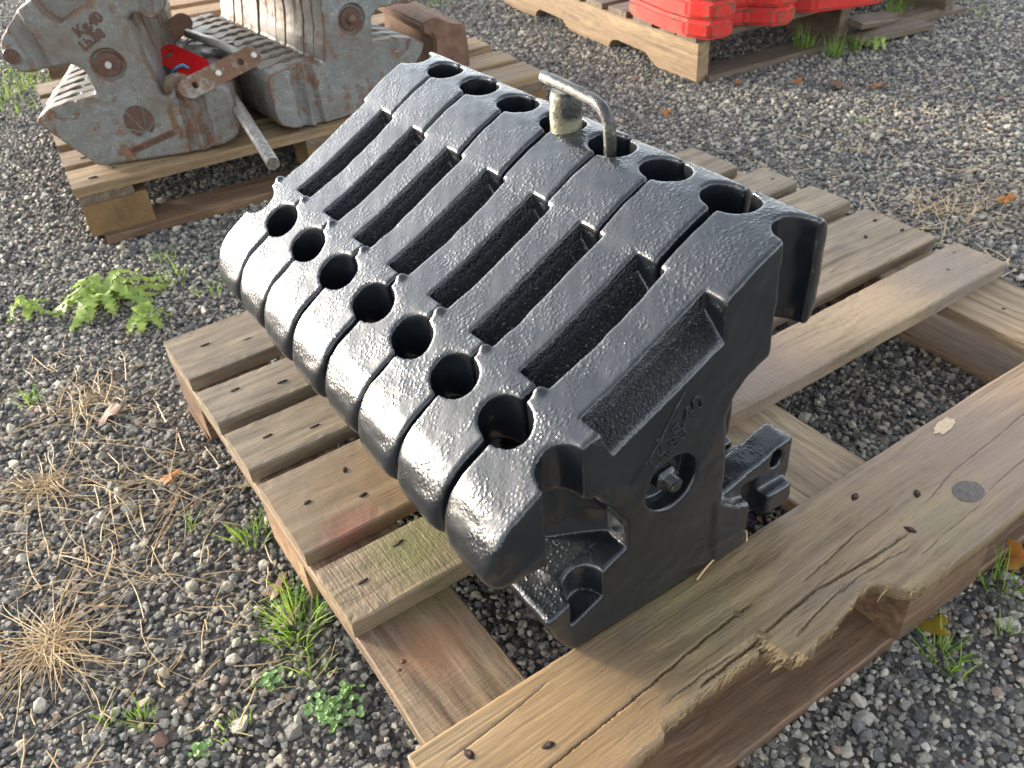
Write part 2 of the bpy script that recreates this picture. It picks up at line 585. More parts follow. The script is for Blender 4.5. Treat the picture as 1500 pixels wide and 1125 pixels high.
# ------------------------------------------------------------------ castings from distance fields
def poly_sdf(P, X, Z):
    P = np.asarray(P, float)
    d = np.full(X.shape, 1e9)
    s = np.ones(X.shape)
    n = len(P)
    for i in range(n):
        a, b = P[i], P[i - 1]
        ex, ez = b[0] - a[0], b[1] - a[1]
        wx, wz = X - a[0], Z - a[1]
        t = np.clip((wx * ex + wz * ez) / (ex * ex + ez * ez), 0, 1)
        bx, bz = wx - ex * t, wz - ez * t
        d = np.minimum(d, bx * bx + bz * bz)
        c1, c2, c3 = Z >= a[1], Z < b[1], ex * wz > ez * wx
        flip = (c1 & c2 & c3) | (~c1 & ~c2 & ~c3)
        s = np.where(flip, -s, s)
    return s * np.sqrt(d)


def blur2(a, it):
    for _ in range(it):
        b = np.pad(a, 1, mode='edge')
        a = (b[:-2, 1:-1] + b[2:, 1:-1] + b[1:-1, :-2] + b[1:-1, 2:] + 2 * a) / 6
    return a


def smax(a, b, k):
    h = np.clip(.5 + .5 * (a - b) / k, 0, 1)
    return b * (1 - h) + a * h + k * h * (1 - h)


def smin(a, b, k):
    return -smax(-a, -b, k)


def ext(d2, Y, y0, y1, r):
    """rounded extrusion of a 2-D field between y0 and y1"""
    a = d2 + r
    b = np.abs(Y - (y0 + y1) / 2) - (y1 - y0) / 2 + r
    return np.sqrt(np.maximum(a, 0) ** 2 + np.maximum(b, 0) ** 2) + np.minimum(np.maximum(a, b), 0) - r


def surface_nets(name, D, org, h):
    S = D < 0
    nx, ny, nz = D.shape
    c = lambda A, i, j, k: A[i:nx - 1 + i, j:ny - 1 + j, k:nz - 1 + k]
    cnt = np.zeros((nx - 1, ny - 1, nz - 1), np.float32)
    acc = np.zeros((nx - 1, ny - 1, nz - 1, 3), np.float32)
    corners = [(i, j, k) for i in (0, 1) for j in (0, 1) for k in (0, 1)]
    for a in corners:
        for ax in range(3):
            if a[ax]:
                continue
            b = list(a)
            b[ax] = 1
            sa, sb = c(S, *a), c(S, *b)
            m = sa != sb
            da, db = c(D, *a)[m], c(D, *b)[m]
            t = da / (da - db)
            p = np.tile(np.array(a, np.float32), (len(t), 1))
            p[:, ax] += t
            acc[m] += p
            cnt[m] += 1
    cell = cnt > 0
    idx = np.full(cell.shape, -1, np.int64)
    idx[cell] = np.arange(cell.sum())
    ijk = np.argwhere(cell)
    V = (ijk + acc[cell] / cnt[cell][:, None]) * h + np.array(org)
    F = []
    for ax in range(3):
        sl0 = [slice(1, -1)] * 3
        sl0[ax] = slice(0, -1)
        sl1 = [slice(1, -1)] * 3
        sl1[ax] = slice(1, None)
        A, B = S[tuple(sl0)], S[tuple(sl1)]
        m = A != B
        q = np.argwhere(m)
        o = np.ones(3, int)
        o[ax] = 0
        q = q + o
        u, w = (ax + 1) % 3, (ax + 2) % 3
        eu, ew = np.zeros(3, int), np.zeros(3, int)
        eu[u] = 1
        ew[w] = 1
        g = lambda z: idx[z[:, 0], z[:, 1], z[:, 2]]
        quad = np.stack([g(q - eu - ew), g(q - ew), g(q), g(q - eu)], 1)
        inside = A[m]
        quad[~inside] = quad[~inside][:, ::-1]
        F.append(quad)
    F = np.concatenate(F)
    F = F[(F >= 0).all(1)]
    me = from_np(name, V, F)
    me.polygons.foreach_set('use_smooth', [True] * len(me.polygons))
    return me


def egroove(X, Y, Z, p0, p1, rx, ry, yc):
    """elliptic cylinder whose axis runs p0->p1 in the XZ plane, centred on y = yc"""
    dx, dz = p1[0] - p0[0], p1[1] - p0[1]
    L = math.hypot(dx, dz)
    dx, dz = dx / L, dz / L
    perp = (X - p0[0]) * dz - (Z - p0[1]) * dx
    al = (X - p0[0]) * dx + (Z - p0[1]) * dz
    q = (np.sqrt((perp / rx) ** 2 + ((Y - yc) / ry) ** 2) - 1) * min(rx, ry)
    return np.maximum(q, np.maximum(-al, al - L))


def black_weight_mesh(ph=0.0):
    h = .0021
    xs = np.arange(.066, .508, h)
    ys = np.arange(-.008, .097, h)
    zs = np.arange(-.008, .404, h)
    X2, Z2 = np.meshgrid(xs, zs, indexing='ij')
    X, Y, Z = np.meshgrid(xs, ys, zs, indexing='ij', sparse=True)
    up = lambda d: d[:, None, :]
    T = .0892
    body = [(.081, .172), (.085, .184), (.093, .200), (.1015, .2125), (.112, .223), (.147, .245), (.189, .269), (.211, .279), (.245, .294), (.284, .315), (.323, .336),
            (.342, .346), (.358, .357), (.385, .373), (.415, .387), (.449, .393), (.468, .392), (.480, .383), (.486, .333), (.483, .294),
            (.472, .277), (.436, .279), (.421, .262), (.393, .249), (.374, .230), (.367, .208), (.373, .15), (.375, .10), (.375, .0),
            (.171, .0), (.150, .035), (.140, .066), (.168, .079), (.172, .150), (.143, .149), (.103, .150), (.088, .152), (.081, .160)]
    d = ext(up(blur2(poly_sdf(body, X2, Z2), 5)), Y, 0, T, .0050)
    # rounded ends in plan
    def rrect(x0, x1, y0, y1, r):
        qx = np.abs(X - (x0 + x1) / 2) - (x1 - x0) / 2 + r
        qy = np.abs(Y - (y0 + y1) / 2) - (y1 - y0) / 2 + r
        return np.sqrt(np.maximum(qx, 0) ** 2 + np.maximum(qy, 0) ** 2) + np.minimum(np.maximum(qx, qy), 0) - r
    d = smax(d, rrect(.0800, .9, 0, T, .023), .007)
    d = smax(d, rrect(-.5, .4870, 0, T, .021), .004)
    # lower right: small block, step block and pierced lug
    b1 = ext(up(poly_sdf([(.365, .0), (.417, .0), (.417, .024), (.371, .056), (.365, .08)], X2, Z2)), Y, 0, T, .004)
    b2 = ext(up(blur2(poly_sdf([(.36, .026), (.484, .026), (.488, .040), (.486, .056), (.44, .058), (.40, .07), (.36, .10)], X2, Z2), 2)), Y, 0, T, .005)
    lug = ext(up(blur2(poly_sdf([(.35, .02), (.490, .02), (.497, .06), (.497, .108), (.485, .111), (.46, .104), (.39, .086), (.35, .10)], X2, Z2), 3)), Y, .015, .053, .006)
    d = smin(d, b1, .004)
    d = smin(d, b2, .004)
    d = smin(d, lug, .005)
    cuts = []
    # half holes on both faces
    for yc in (0.0 - .0007, .0893):
        cuts.append((egroove(X, Y, Z, (.168, .140), (.168, .5), .0215, .0325, yc), .003))
        cuts.append((egroove(X, Y, Z, (.4410, .23), (.4410, .5), .0220, .0325, yc), .003))
        cuts.append((egroove(X, Y, Z, (.431, -.1), (.431, .075), .015, .028, yc), .003))
    # foot groove with a blind floor
    floor = .042 + (X - .17) * .44 - Z
    cuts.append((np.maximum(egroove(X, Y, Z, (.190, .0), (.190, .2), .0205, .030, 0), floor), .002))
    # recess under the nose
    rec = poly_sdf([(.160, .0755), (.240, .111), (.239, .150), (.222, .176), (.190, .205), (.160, .205)], X2, Z2)
    cuts.append((np.maximum(up(blur2(rec, 3)), Y - .030), .005))
    rec = poly_sdf([(.150, .0711), (.240, .111), (.239, .140), (.21, .158), (.15, .156)], X2, Z2)
    cuts.append((np.maximum(up(blur2(rec, 2)), Y - np.clip(.088 - (X - .185), .034, .2)), .005))
    # deep pocket behind the rib
    pk = blur2(poly_sdf([(.200, .40), (.207, .275), (.224, .240), (.288, .271), (.353, .304), (.352, .330), (.346, .40)], X2, Z2), 2)
    wall = Y - .0290
    fl = np.where(Y > .0, (Y / .0290) * .029, 0)
    flz = (.239 + (X - .224) * .497) + fl - Z
    inner = poly_sdf([(.207, .42), (.213, .24), (.352, .30), (.349, .42)], X2, Z2)
    cuts.append((np.maximum(np.maximum(up(pk), wall), flz), .0025))
    far = poly_sdf([(.206, .42), (.210, .22), (.352, .27), (.347, .42)], X2, Z2)
    cuts.append((np.maximum(up(far), (T - .0105) - Y), .003))
    # bolt recess
    rb = np.sqrt((X - .2975) ** 2 + (Z - .165) ** 2) - .0325
    cuts.append((np.maximum(rb, Y - .024), .003))
    # lug hole
    hb = np.sqrt(((X - .470) / .75) ** 2 + (Z - .089) ** 2) - .0125
    cuts.append((np.maximum(hb, np.abs(Y - .03) - .04), .003))
    for cc, k in cuts:
        d = smax(d, -cc, k)
    # bolt seat inside the recess, runs and nubs of paint
    d = smin(d, np.maximum(np.sqrt((X - .2975) ** 2 + (Z - .165) ** 2) - .024, np.abs(Y - .03) - .010), .003)
    for (nx, ny, nz, nr) in ((.202, .0835, .2755, .0042), (.205, .004, .270, .0035)):
        d = smin(d, np.sqrt((X - nx) ** 2 + (Y - ny) ** 2 + (Z - nz) ** 2) - nr, .006)
    # uneven cast skin
    f1 = np.sin(X * 97 + 3 * np.sin(Z * 60 + ph) + ph) * np.sin(Z * 83 + Y * 60 + 2 * ph) * .0004 + np.sin(X * 38 + 2.3 * ph) * np.sin(Z * 33 - X * 21 + ph) * .0006
    f2 = np.sin(X * 240 + Z * 90) * np.sin(Z * 210 - X * 70 + Y * 190) * .00012
    d = d + f1 + f2
    return surface_nets('tractor_weight_casting', d.astype(np.float32), (xs[0], ys[0], zs[0]), h)


def grey_weight_mesh(T, mirror, er=.0085, bl=9):
    h = .0027
    xs = np.arange(-.118, .348, h)
    ys = np.arange(-.008, T + .010, h)
    zs = np.arange(-.008, .462, h)
    X2, Z2 = np.meshgrid(xs, zs, indexing='ij')
    X, Y, Z = np.meshgrid(xs, ys, zs, indexing='ij', sparse=True)
    up = lambda d: d[:, None, :]
    body = [(.0, .0), (.03, -.002), (.247, .0), (.300, .010), (.325, .022), (.335, .045), (.336, .130), (.325, .145), (.265, .153), (.222, .154),
            (.205, .138), (.189, .137), (.174, .208), (.164, .306), (.180, .320), (.196, .312), (.200, .300), (.225, .300), (.240, .315), (.243, .340), (.262, .42),
            (.25, .445), (.15, .432), (.04, .392), (-.045, .351), (-.098, .298), (-.107, .275), (-.104, .250), (-.085, .226), (-.056, .224), (.022, .231),
            (.044, .214), (.051, .162), (.030, .158), (-.017, .151), (-.061, .142), (-.094, .123), (-.085, .105)]
    d = ext(up(blur2(poly_sdf(body, X2, Z2), bl)), Y, 0, T, er)
    cuts = []
    for yc in (-.001, T + .001):
        cuts.append((egroove(X, Y, Z, (-.030, .20), (-.073, .40), .019, .017, yc), .004))
        cuts.append((egroove(X, Y, Z, (-.010, .12), (-.010, .2), .014, .013, yc), .003))
        cuts.append((egroove(X, Y, Z, (.222, -.05), (.236, .20), .011, .012, yc), .004))
        cuts.append((egroove(X, Y, Z, (.262, -.05), (.262, .20), .013, .013, yc), .004))
        cuts.append((egroove(X, Y, Z, (.205, .28), (.235, .5), .014, .012, yc), .004))
    cuts.append((np.maximum(up(poly_sdf([(-.02, .40), (.008, .334), (.030, .315), (.105, .351), (.150, .372), (.15, .5), (.0, .5)], X2, Z2)), Y - .026), .004))
    rb = np.sqrt((X - .097) ** 2 + (Z - .221) ** 2) - .0345
    cuts.append((np.maximum(rb, Y - .008), .003))
    cuts.append((np.maximum(up(poly_sdf([(-.055, .145), (-.045, .118), (-.01, .112), (-.005, .16)], X2, Z2)), Y - .008), .004))
    for cc, k in cuts:
        d = smax(d, -cc, k)
    boss = np.maximum(np.sqrt((X + .087) ** 2 + (Z - .264) ** 2) - .017, np.abs(Y) - .0035)
    d = smin(d, boss, .002)
    f1 = np.sin(X * 80 + 3 * np.sin(Z * 50)) * np.sin(Z * 70 + Y * 40) * .0005
    d = d + f1
    me = surface_nets('grey_weight_casting', d.astype(np.float32), (xs[0], ys[0], zs[0]), h)
    if mirror:
        me.transform(Matrix.Scale(-1, 4, (1, 0, 0)))
        me.flip_normals()
    return me


def text_mesh(name, s, size, extrude, bevel=.0004, bold=0.0):
    cu = bpy.data.curves.new(name, 'FONT')
    cu.body = s
    cu.size = size
    cu.extrude = extrude
    cu.offset = bold
    cu.bevel_depth = bevel
    cu.align_x = 'CENTER'
    cu.align_y = 'CENTER'
    cu.resolution_u = 4
    o = bpy.data.objects.new(name, cu)
    COL.objects.link(o)
    dg = bpy.context.evaluated_depsgraph_get()
    me = bpy.data.meshes.new_from_object(o.evaluated_get(dg))
    bpy.data.objects.remove(o)
    bpy.data.curves.remove(cu)
    me.name = name
    return me


def face_text(name, s, size, ext_, mat, parent, x, z, ang, y=0.0, bold=0.0):
    """raised letters on a face that looks towards -Y"""
    me = text_mesh(name, s, size, ext_, .0004, bold)
    me.materials.clear()
    me.materials.append(mat)
    R = Matrix.Rotation(-ang, 4, 'Y') @ Matrix.Rotation(math.pi / 2, 4, 'X')
    me.transform(Matrix.Translation((x, y, z)) @ R)
    return link(name, me, None, parent)


# ------------------------------------------------------------------ ground
def build_ground():
    n = 60
    V, F = [], []
    xs = np.concatenate([np.linspace(-30, -1.5, 12), np.linspace(-1.3, 4.5, 90), np.linspace(5, 40, 12)])
    ys = np.concatenate([np.linspace(-20, -1.2, 10), np.linspace(-1.0, 6, 100), np.linspace(6.6, 60, 14)])
    X, Y = np.meshgrid(xs, ys, indexing='ij')
    Zv = np.full(X.shape, GZ - .0035)
    V = np.stack([X, Y, Zv], -1).reshape(-1, 3)
    nx, ny = X.shape
    i, j = np.meshgrid(np.arange(nx - 1), np.arange(ny - 1), indexing='ij')
    a = (i * ny + j).ravel()
    F = np.stack([a, a + ny, a + ny + 1, a + 1], 1)
    me = from_np('ground', V, F)
    structure(link('ground', me, M_GROUND, smooth=True))


build_ground()


def rock_mesh(k):
    r = random.Random(100 + k)
    bm = bmesh.new()
    n = 12 + (k % 4) * 4
    for _ in range(n):
        p = Vector((r.gauss(0, 1), r.gauss(0, 1), r.gauss(0, 1))).normalized()
        p *= r.uniform(.82, 1.0)
        bm.verts.new((p.x * 1.0, p.y * r.uniform(.70, .85), p.z * .62))
    res = bmesh.ops.convex_hull(bm, input=list(bm.verts))
    loose = [v for v in bm.verts if not v.link_faces]
    bmesh.ops.delete(bm, geom=loose, context='VERTS')
    me = bm_mesh('stone', bm)
    me.transform(Matrix.Scale(.5, 4))
    me.materials.append(M_STONE)
    return me


def gravel():
    rocks = bpy.data.collections.new('stone_shapes')
    for k in range(12):
        rocks.objects.link(bpy.data.objects.new('stone_shape', rock_mesh(k)))
    # footprint of the view plus a margin
    poly = [(-.75, .25), (-1.1, 1.1), (-.55, 5.2), (2.0, 5.2), (4.6, 1.6), (3.9, .7), (.75, -.75), (.1, -.55)]

    def pts(step, rmin, rmax, zj, seed, keep=1.0, big=0.0):
        g = np.random.default_rng(seed)
        xs = np.arange(-1.2, 4.7, step)
        ys = np.arange(-.8, 5.3, step)
        X, Y = np.meshgrid(xs, ys, indexing='ij')
        X = (X + g.uniform(-.5, .5, X.shape) * step).ravel()
        Y = (Y + g.uniform(-.5, .5, Y.shape) * step).ravel()
        d = poly_sdf(poly, X, Y)
        pn = np.sin(X * 5.1 + 2 * np.sin(Y * 3.3)) * np.sin(Y * 6.3 + 1.5 * np.sin(X * 4.7)) + .5 * np.sin(X * 17 + Y * 9) * np.sin(Y * 15 - X * 6)
        kk = keep * np.clip(1 + .45 * pn, .35, 1.6) if keep < .95 else np.clip(1 - .12 * pn, .6, 1)
        m = (d < 0) & (g.random(X.shape) < kk)
        X, Y = X[m], Y[m]
        s = g.uniform(0, 1, len(X)) ** 1.8 * (rmax - rmin) + rmin
        Z = GZ - .004 + s * .12 + g.uniform(-zj, zj, len(X))
        return X, Y, Z, s
    L = [pts(.0078, .0070, .0135, .003, 1), pts(.0120, .0110, .0180, .005, 2, .85), pts(.023, .017, .028, .005, 3, .42), pts(.075, .026, .042, .004, 4, .16)]
    X, Y, Z, S = [np.concatenate([a[i] for a in L]) for i in range(4)]
    n = len(X)
    g = np.random.default_rng(9)
    me = bpy.data.meshes.new('gravel')
    me.vertices.add(n)
    me.vertices.foreach_set('co', np.stack([X, Y, Z], 1).astype(np.float32).ravel())
    a = me.attributes.new('size', 'FLOAT', 'POINT')
    a.data.foreach_set('value', S.astype(np.float32))
    a = me.attributes.new('turn', 'FLOAT_VECTOR', 'POINT')
    rot = np.stack([g.normal(0, .45, n), g.normal(0, .45, n), g.uniform(0, 6.28, n)], 1).astype(np.float32)
    a.data.foreach_set('vector', rot.ravel())
    a = me.attributes.new('pick', 'INT', 'POINT')
    a.data.foreach_set('value', g.integers(0, 12, n).astype(np.int32))
    me.update()
    o = link('gravel', me, M_STONE)
    o['kind'] = 'stuff'
    o['label'] = 'dark grey and cream crushed stone gravel covering the yard'
    ng = bpy.data.node_groups.new('gravel_nodes', 'GeometryNodeTree')
    ng.interface.new_socket('Geometry', in_out='INPUT', socket_type='NodeSocketGeometry')
    ng.interface.new_socket('Geometry', in_out='OUTPUT', socket_type='NodeSocketGeometry')
    gi = ng.nodes.new('NodeGroupInput')
    go = ng.nodes.new('NodeGroupOutput')
    ci = ng.nodes.new('GeometryNodeCollectionInfo')
    ci.inputs['Collection'].default_value = rocks
    ci.inputs['Separate Children'].default_value = True
    ci.inputs['Reset Children'].default_value = True
    ip = ng.nodes.new('GeometryNodeInstanceOnPoints')
    ip.inputs['Pick Instance'].default_value = True

    def attr(nm, t):
        q = ng.nodes.new('GeometryNodeInputNamedAttribute')
        q.data_type = t
        q.inputs['Name'].default_value = nm
        return [s for s in q.outputs if s.enabled and s.name == 'Attribute'][0]
    ng.links.new(gi.outputs[0], ip.inputs['Points'])
    ng.links.new(ci.outputs[0], ip.inputs['Instance'])
    ng.links.new(attr('size', 'FLOAT'), ip.inputs['Scale'])
    e2r = ng.nodes.new('FunctionNodeEulerToRotation')
    ng.links.new(attr('turn', 'FLOAT_VECTOR'), e2r.inputs[0])
    ng.links.new(e2r.outputs[0], ip.inputs['Rotation'])
    ng.links.new(attr('pick', 'INT'), ip.inputs['Instance Index'])
    ng.links.new(ip.outputs[0], go.inputs[0])
    md = o.modifiers.new('scatter', 'NODES')
    md.node_group = ng
    print('gravel stones', n)


gravel()


# ------------------------------------------------------------------ boards
def board(name, L, W, T, mat, parent, loc, rz=0.0, seed=0, wob=.0012, nx=90, tilt=0.0, taper=0.0, flat=.0006, ends=.001):
    """plank centred on its length axis; local x in 0..L, y -W/2..W/2, z -T..0 ; worn arrises, uneven edges"""
    sx = seed * 7.31
    ch = min(.0022, T * .15)
    ny = 8
    sec = [(-W / 2, -T), (-W / 2, -ch), (-W / 2 + ch, 0)]
    for k in range(1, ny):
        sec.append((-W / 2 + ch + (W - 2 * ch) * k / ny, 0))
    sec += [(W / 2 - ch, 0), (W / 2, -ch), (W / 2, -T)]
    ns = len(sec)
    V = []
    for i in range(nx + 1):
        x = L * i / nx
        el = noise.noise(Vector((x * 9, sx, 0))) * wob + noise.noise(Vector((x * 60, sx, 3))) * wob * .5
        er = noise.noise(Vector((x * 9, sx, 7))) * wob + noise.noise(Vector((x * 60, sx, 9))) * wob * .5
        cp = noise.noise(Vector((x * 4, sx, 11))) * flat * 2
        for (y, z) in sec:
            t = (y + W / 2) / W
            yy = y + (el * (1 - t) + er * t)
            zz = z
            if z > -T * .9:
                zz += cp + noise.noise(Vector((x * 25, y * 40 + sx, 5))) * flat
                if abs(y) > W / 2 - ch * 1.2:
                    zz += -abs(noise.noise(Vector((x * 120, sx, y * 10)))) * .0016
            xx = x
            if i == 0 or i == nx:
                xx += noise.noise(Vector((y * 90, sx, 20 + i))) * ends
            V.append((xx, yy, zz))
    bm = bmesh.new()
    vs = [bm.verts.new(v) for v in V]
    for i in range(nx):
        for k in range(ns):
            k2 = (k + 1) % ns
            bm.faces.new((vs[i * ns + k], vs[i * ns + k2], vs[(i + 1) * ns + k2], vs[(i + 1) * ns + k]))
    bm.faces.new(vs[:ns])
    bm.faces.new(vs[-ns:])
    o = link(name, bm_mesh(name, bm), mat, parent)
    o.location = loc
    o.rotation_euler = (tilt, taper, rz)
    return o


def nail(parent, x, y, z=0.0, r=.0035, hole=False, stretch=1.0, ang=0.0):
    """nail head sunk in the deck, or a dark patch painting the shade inside a torn hole; x, y in the parent's frame"""
    bm = bmesh.new()
    n = 14
    seed = x * 91 + y * 37
    ring = []
    for k in range(n):
        a = 2 * math.pi * k / n
        rr = r * (1 + .25 * noise.noise(Vector((math.cos(a) * 2, math.sin(a) * 2, seed))))
        px, py = rr * math.cos(a) * stretch, rr * math.sin(a)
        if hole:
            px *= 1 + .5 * abs(math.cos(a)) ** 3
        ring.append((px * math.cos(ang) - py * math.sin(ang), px * math.sin(ang) + py * math.cos(ang)))
    lo = [bm.verts.new((p[0], p[1], -.003)) for p in ring]
    hi = [bm.verts.new((p[0], p[1], .0004)) for p in ring]
    c = bm.verts.new((0, 0, .0003 if hole else .0008))
    for k in range(n):
        bm.faces.new((lo[k], lo[(k + 1) % n], hi[(k + 1) % n], hi[k]))
        bm.faces.new((hi[k], hi[(k + 1) % n], c))
    nm = 'nail_hole' if hole else 'nail'
    o = link(nm, bm_mesh(nm, bm), M_HOLE if hole else M_NAIL, parent, True)
    o.location = (x, y, z)
    return o


# ---- near pallet
def near_pallet():
    P = empty('wooden_pallet', (0, 0, GZ))
    tag(P, 'weathered brown wooden pallet with a broken front board carrying the black weights', 'pallet')

    def sub(o):
        return o
    up = -GZ       # local z of the deck top
    slats = [('slat1', .876, .737, .022, 1.165, 0), ('slat2', .7008, .6058, .022, 1.196, .0), ('slat3', .578, .4806, .022, 1.20, .0),
             ('slat4', .450, .2975, .022, 1.20, -.001), ('slat5', .265, .1683, .025, 1.20, .001)]
    holes = {'slat1': [(.052, .818, 1), (.113, .788, 1), (1.10, .79, 0)], 'slat2': [(.048, .668, 1), (.113, .641, 1), (1.169, .646, 0)],
             'slat3': [(.047, .533, 1), (.109, .511, 1), (1.177, .521, 0)],
             'slat4': [(.038, .377, 2), (.103, .403, 2), (.101, .345, 2), (1.109, .375, 2), (1.176, .350, 2), (1.172, .404, 2)],
             'slat5': [(.037, .215, 1), (.097, .242, 1), (1.167, .242, 0), (1.111, .215, 0)]}
    for i, (mk, y1, y0, T, L, dz) in enumerate(slats):
        yc = (y1 + y0) / 2
        o = board('slat', L, y1 - y0, T, WOODS[mk], P, (.0, yc, up + dz), 0, i + 1, .0016, 110, flat=.0007)
        for (hx, hy, kind) in holes[mk]:
            if kind == 0:
                nail(o, hx, hy - yc, .0002, .0032)
            elif kind == 1:
                nail(o, hx, hy - yc, .0004, .0022, True, 2.3, random.uniform(-.1, .25))
                nail(o, hx + .001, hy - yc, .0007, .0014)
            else:
                nail(o, hx, hy - yc, .0003, .0029, True, 1.3, random.uniform(0, 2))
    # stringer boards under the slats, running front to back
    yl = .876 + .14
    for i, (x0, x1, mk, y0) in enumerate([(.0, .123, 'runner', -.142), (.532, .661, 'runner2', -.142), (1.052, 1.193, 'runner2', -.142)]):
        o = board('stringer_board', .876 - y0, x1 - x0, .020, WOODS[mk], P, ((x0 + x1) / 2, y0, up - .0245), math.pi / 2, 20 + i, .0012, 90)
        if i == 0:
            nail(o, .111 + .142, (x0 + x1) / 2 - .028, 0, .003)
            nail(o, .104 + .142, (x0 + x1) / 2 - .020, 0, .002)
        if i == 2:
            nail(o, .111 + .142, (x0 + x1) / 2 - 1.112, 0, .003)
    # blocks
    for bx, by, w, dpt, mk in [(.0, .738, .12, .138, 'block'), (.0, .335, .10, .135, 'orange'), (.004, -.140, .12, .11, 'block'),
                               (.530, .738, .12, .138, 'block'), (.535, .335, .12, .135, 'block'), (.533, -.148, .150, .128, 'block'),
                               (1.07, .738, .12, .138, 'block'), (1.07, .335, .12, .135, 'block'), (1.06, -.140, .13, .13, 'block')]:
        o = board('block', w, dpt, .0765, WOODS[mk], P, (bx + .002, by + dpt / 2, up - .046), 0, bx * 9 + by * 5, .002, 24, flat=0)
    # bottom boards
    board('bottom_board', 1.2, .118, .018, WOODS['bottom'], P, (.0, -.083, up - .124), 0, 31, .002, 110, flat=.001)
    board('bottom_board', 1.2, .10, .018, WOODS['bottom'], P, (.0, .81, up - .124), 0, 32, .002, 60)
    board('bottom_board', .78, .10, .017, WOODS['orange'], P, (1.13, -.02, up - .1245), math.pi / 2, 33, .002, 40)
    return P


PALLET = near_pallet()


def near_edge(x):
    pts = [(-.03, -.141), (.05, -.139), (.10, -.135), (.140, -.131), (.158, -.129), (.184, -.128), (.188, -.119), (.213, -.118), (.244, -.115), (.274, -.114),
           (.300, -.114), (.323, -.115), (.336, -.108), (.3375, -.109), (.339, -.127), (.342, -.137), (.353, -.146), (.367, -.144),
           (.400, -.139), (.428, -.135), (.452, -.130), (.470, -.126), (.482, -.127), (.492, -.131), (.500, -.144), (.506, -.153), (.511, -.158),
           (.533, -.164), (.581, -.161), (.629, -.162), (.713, -.159), (.9, -.157), (1.21, -.156)]
    px = [p[0] for p in pts]
    py = [p[1] for p in pts]
    return np.interp(x, px, py)


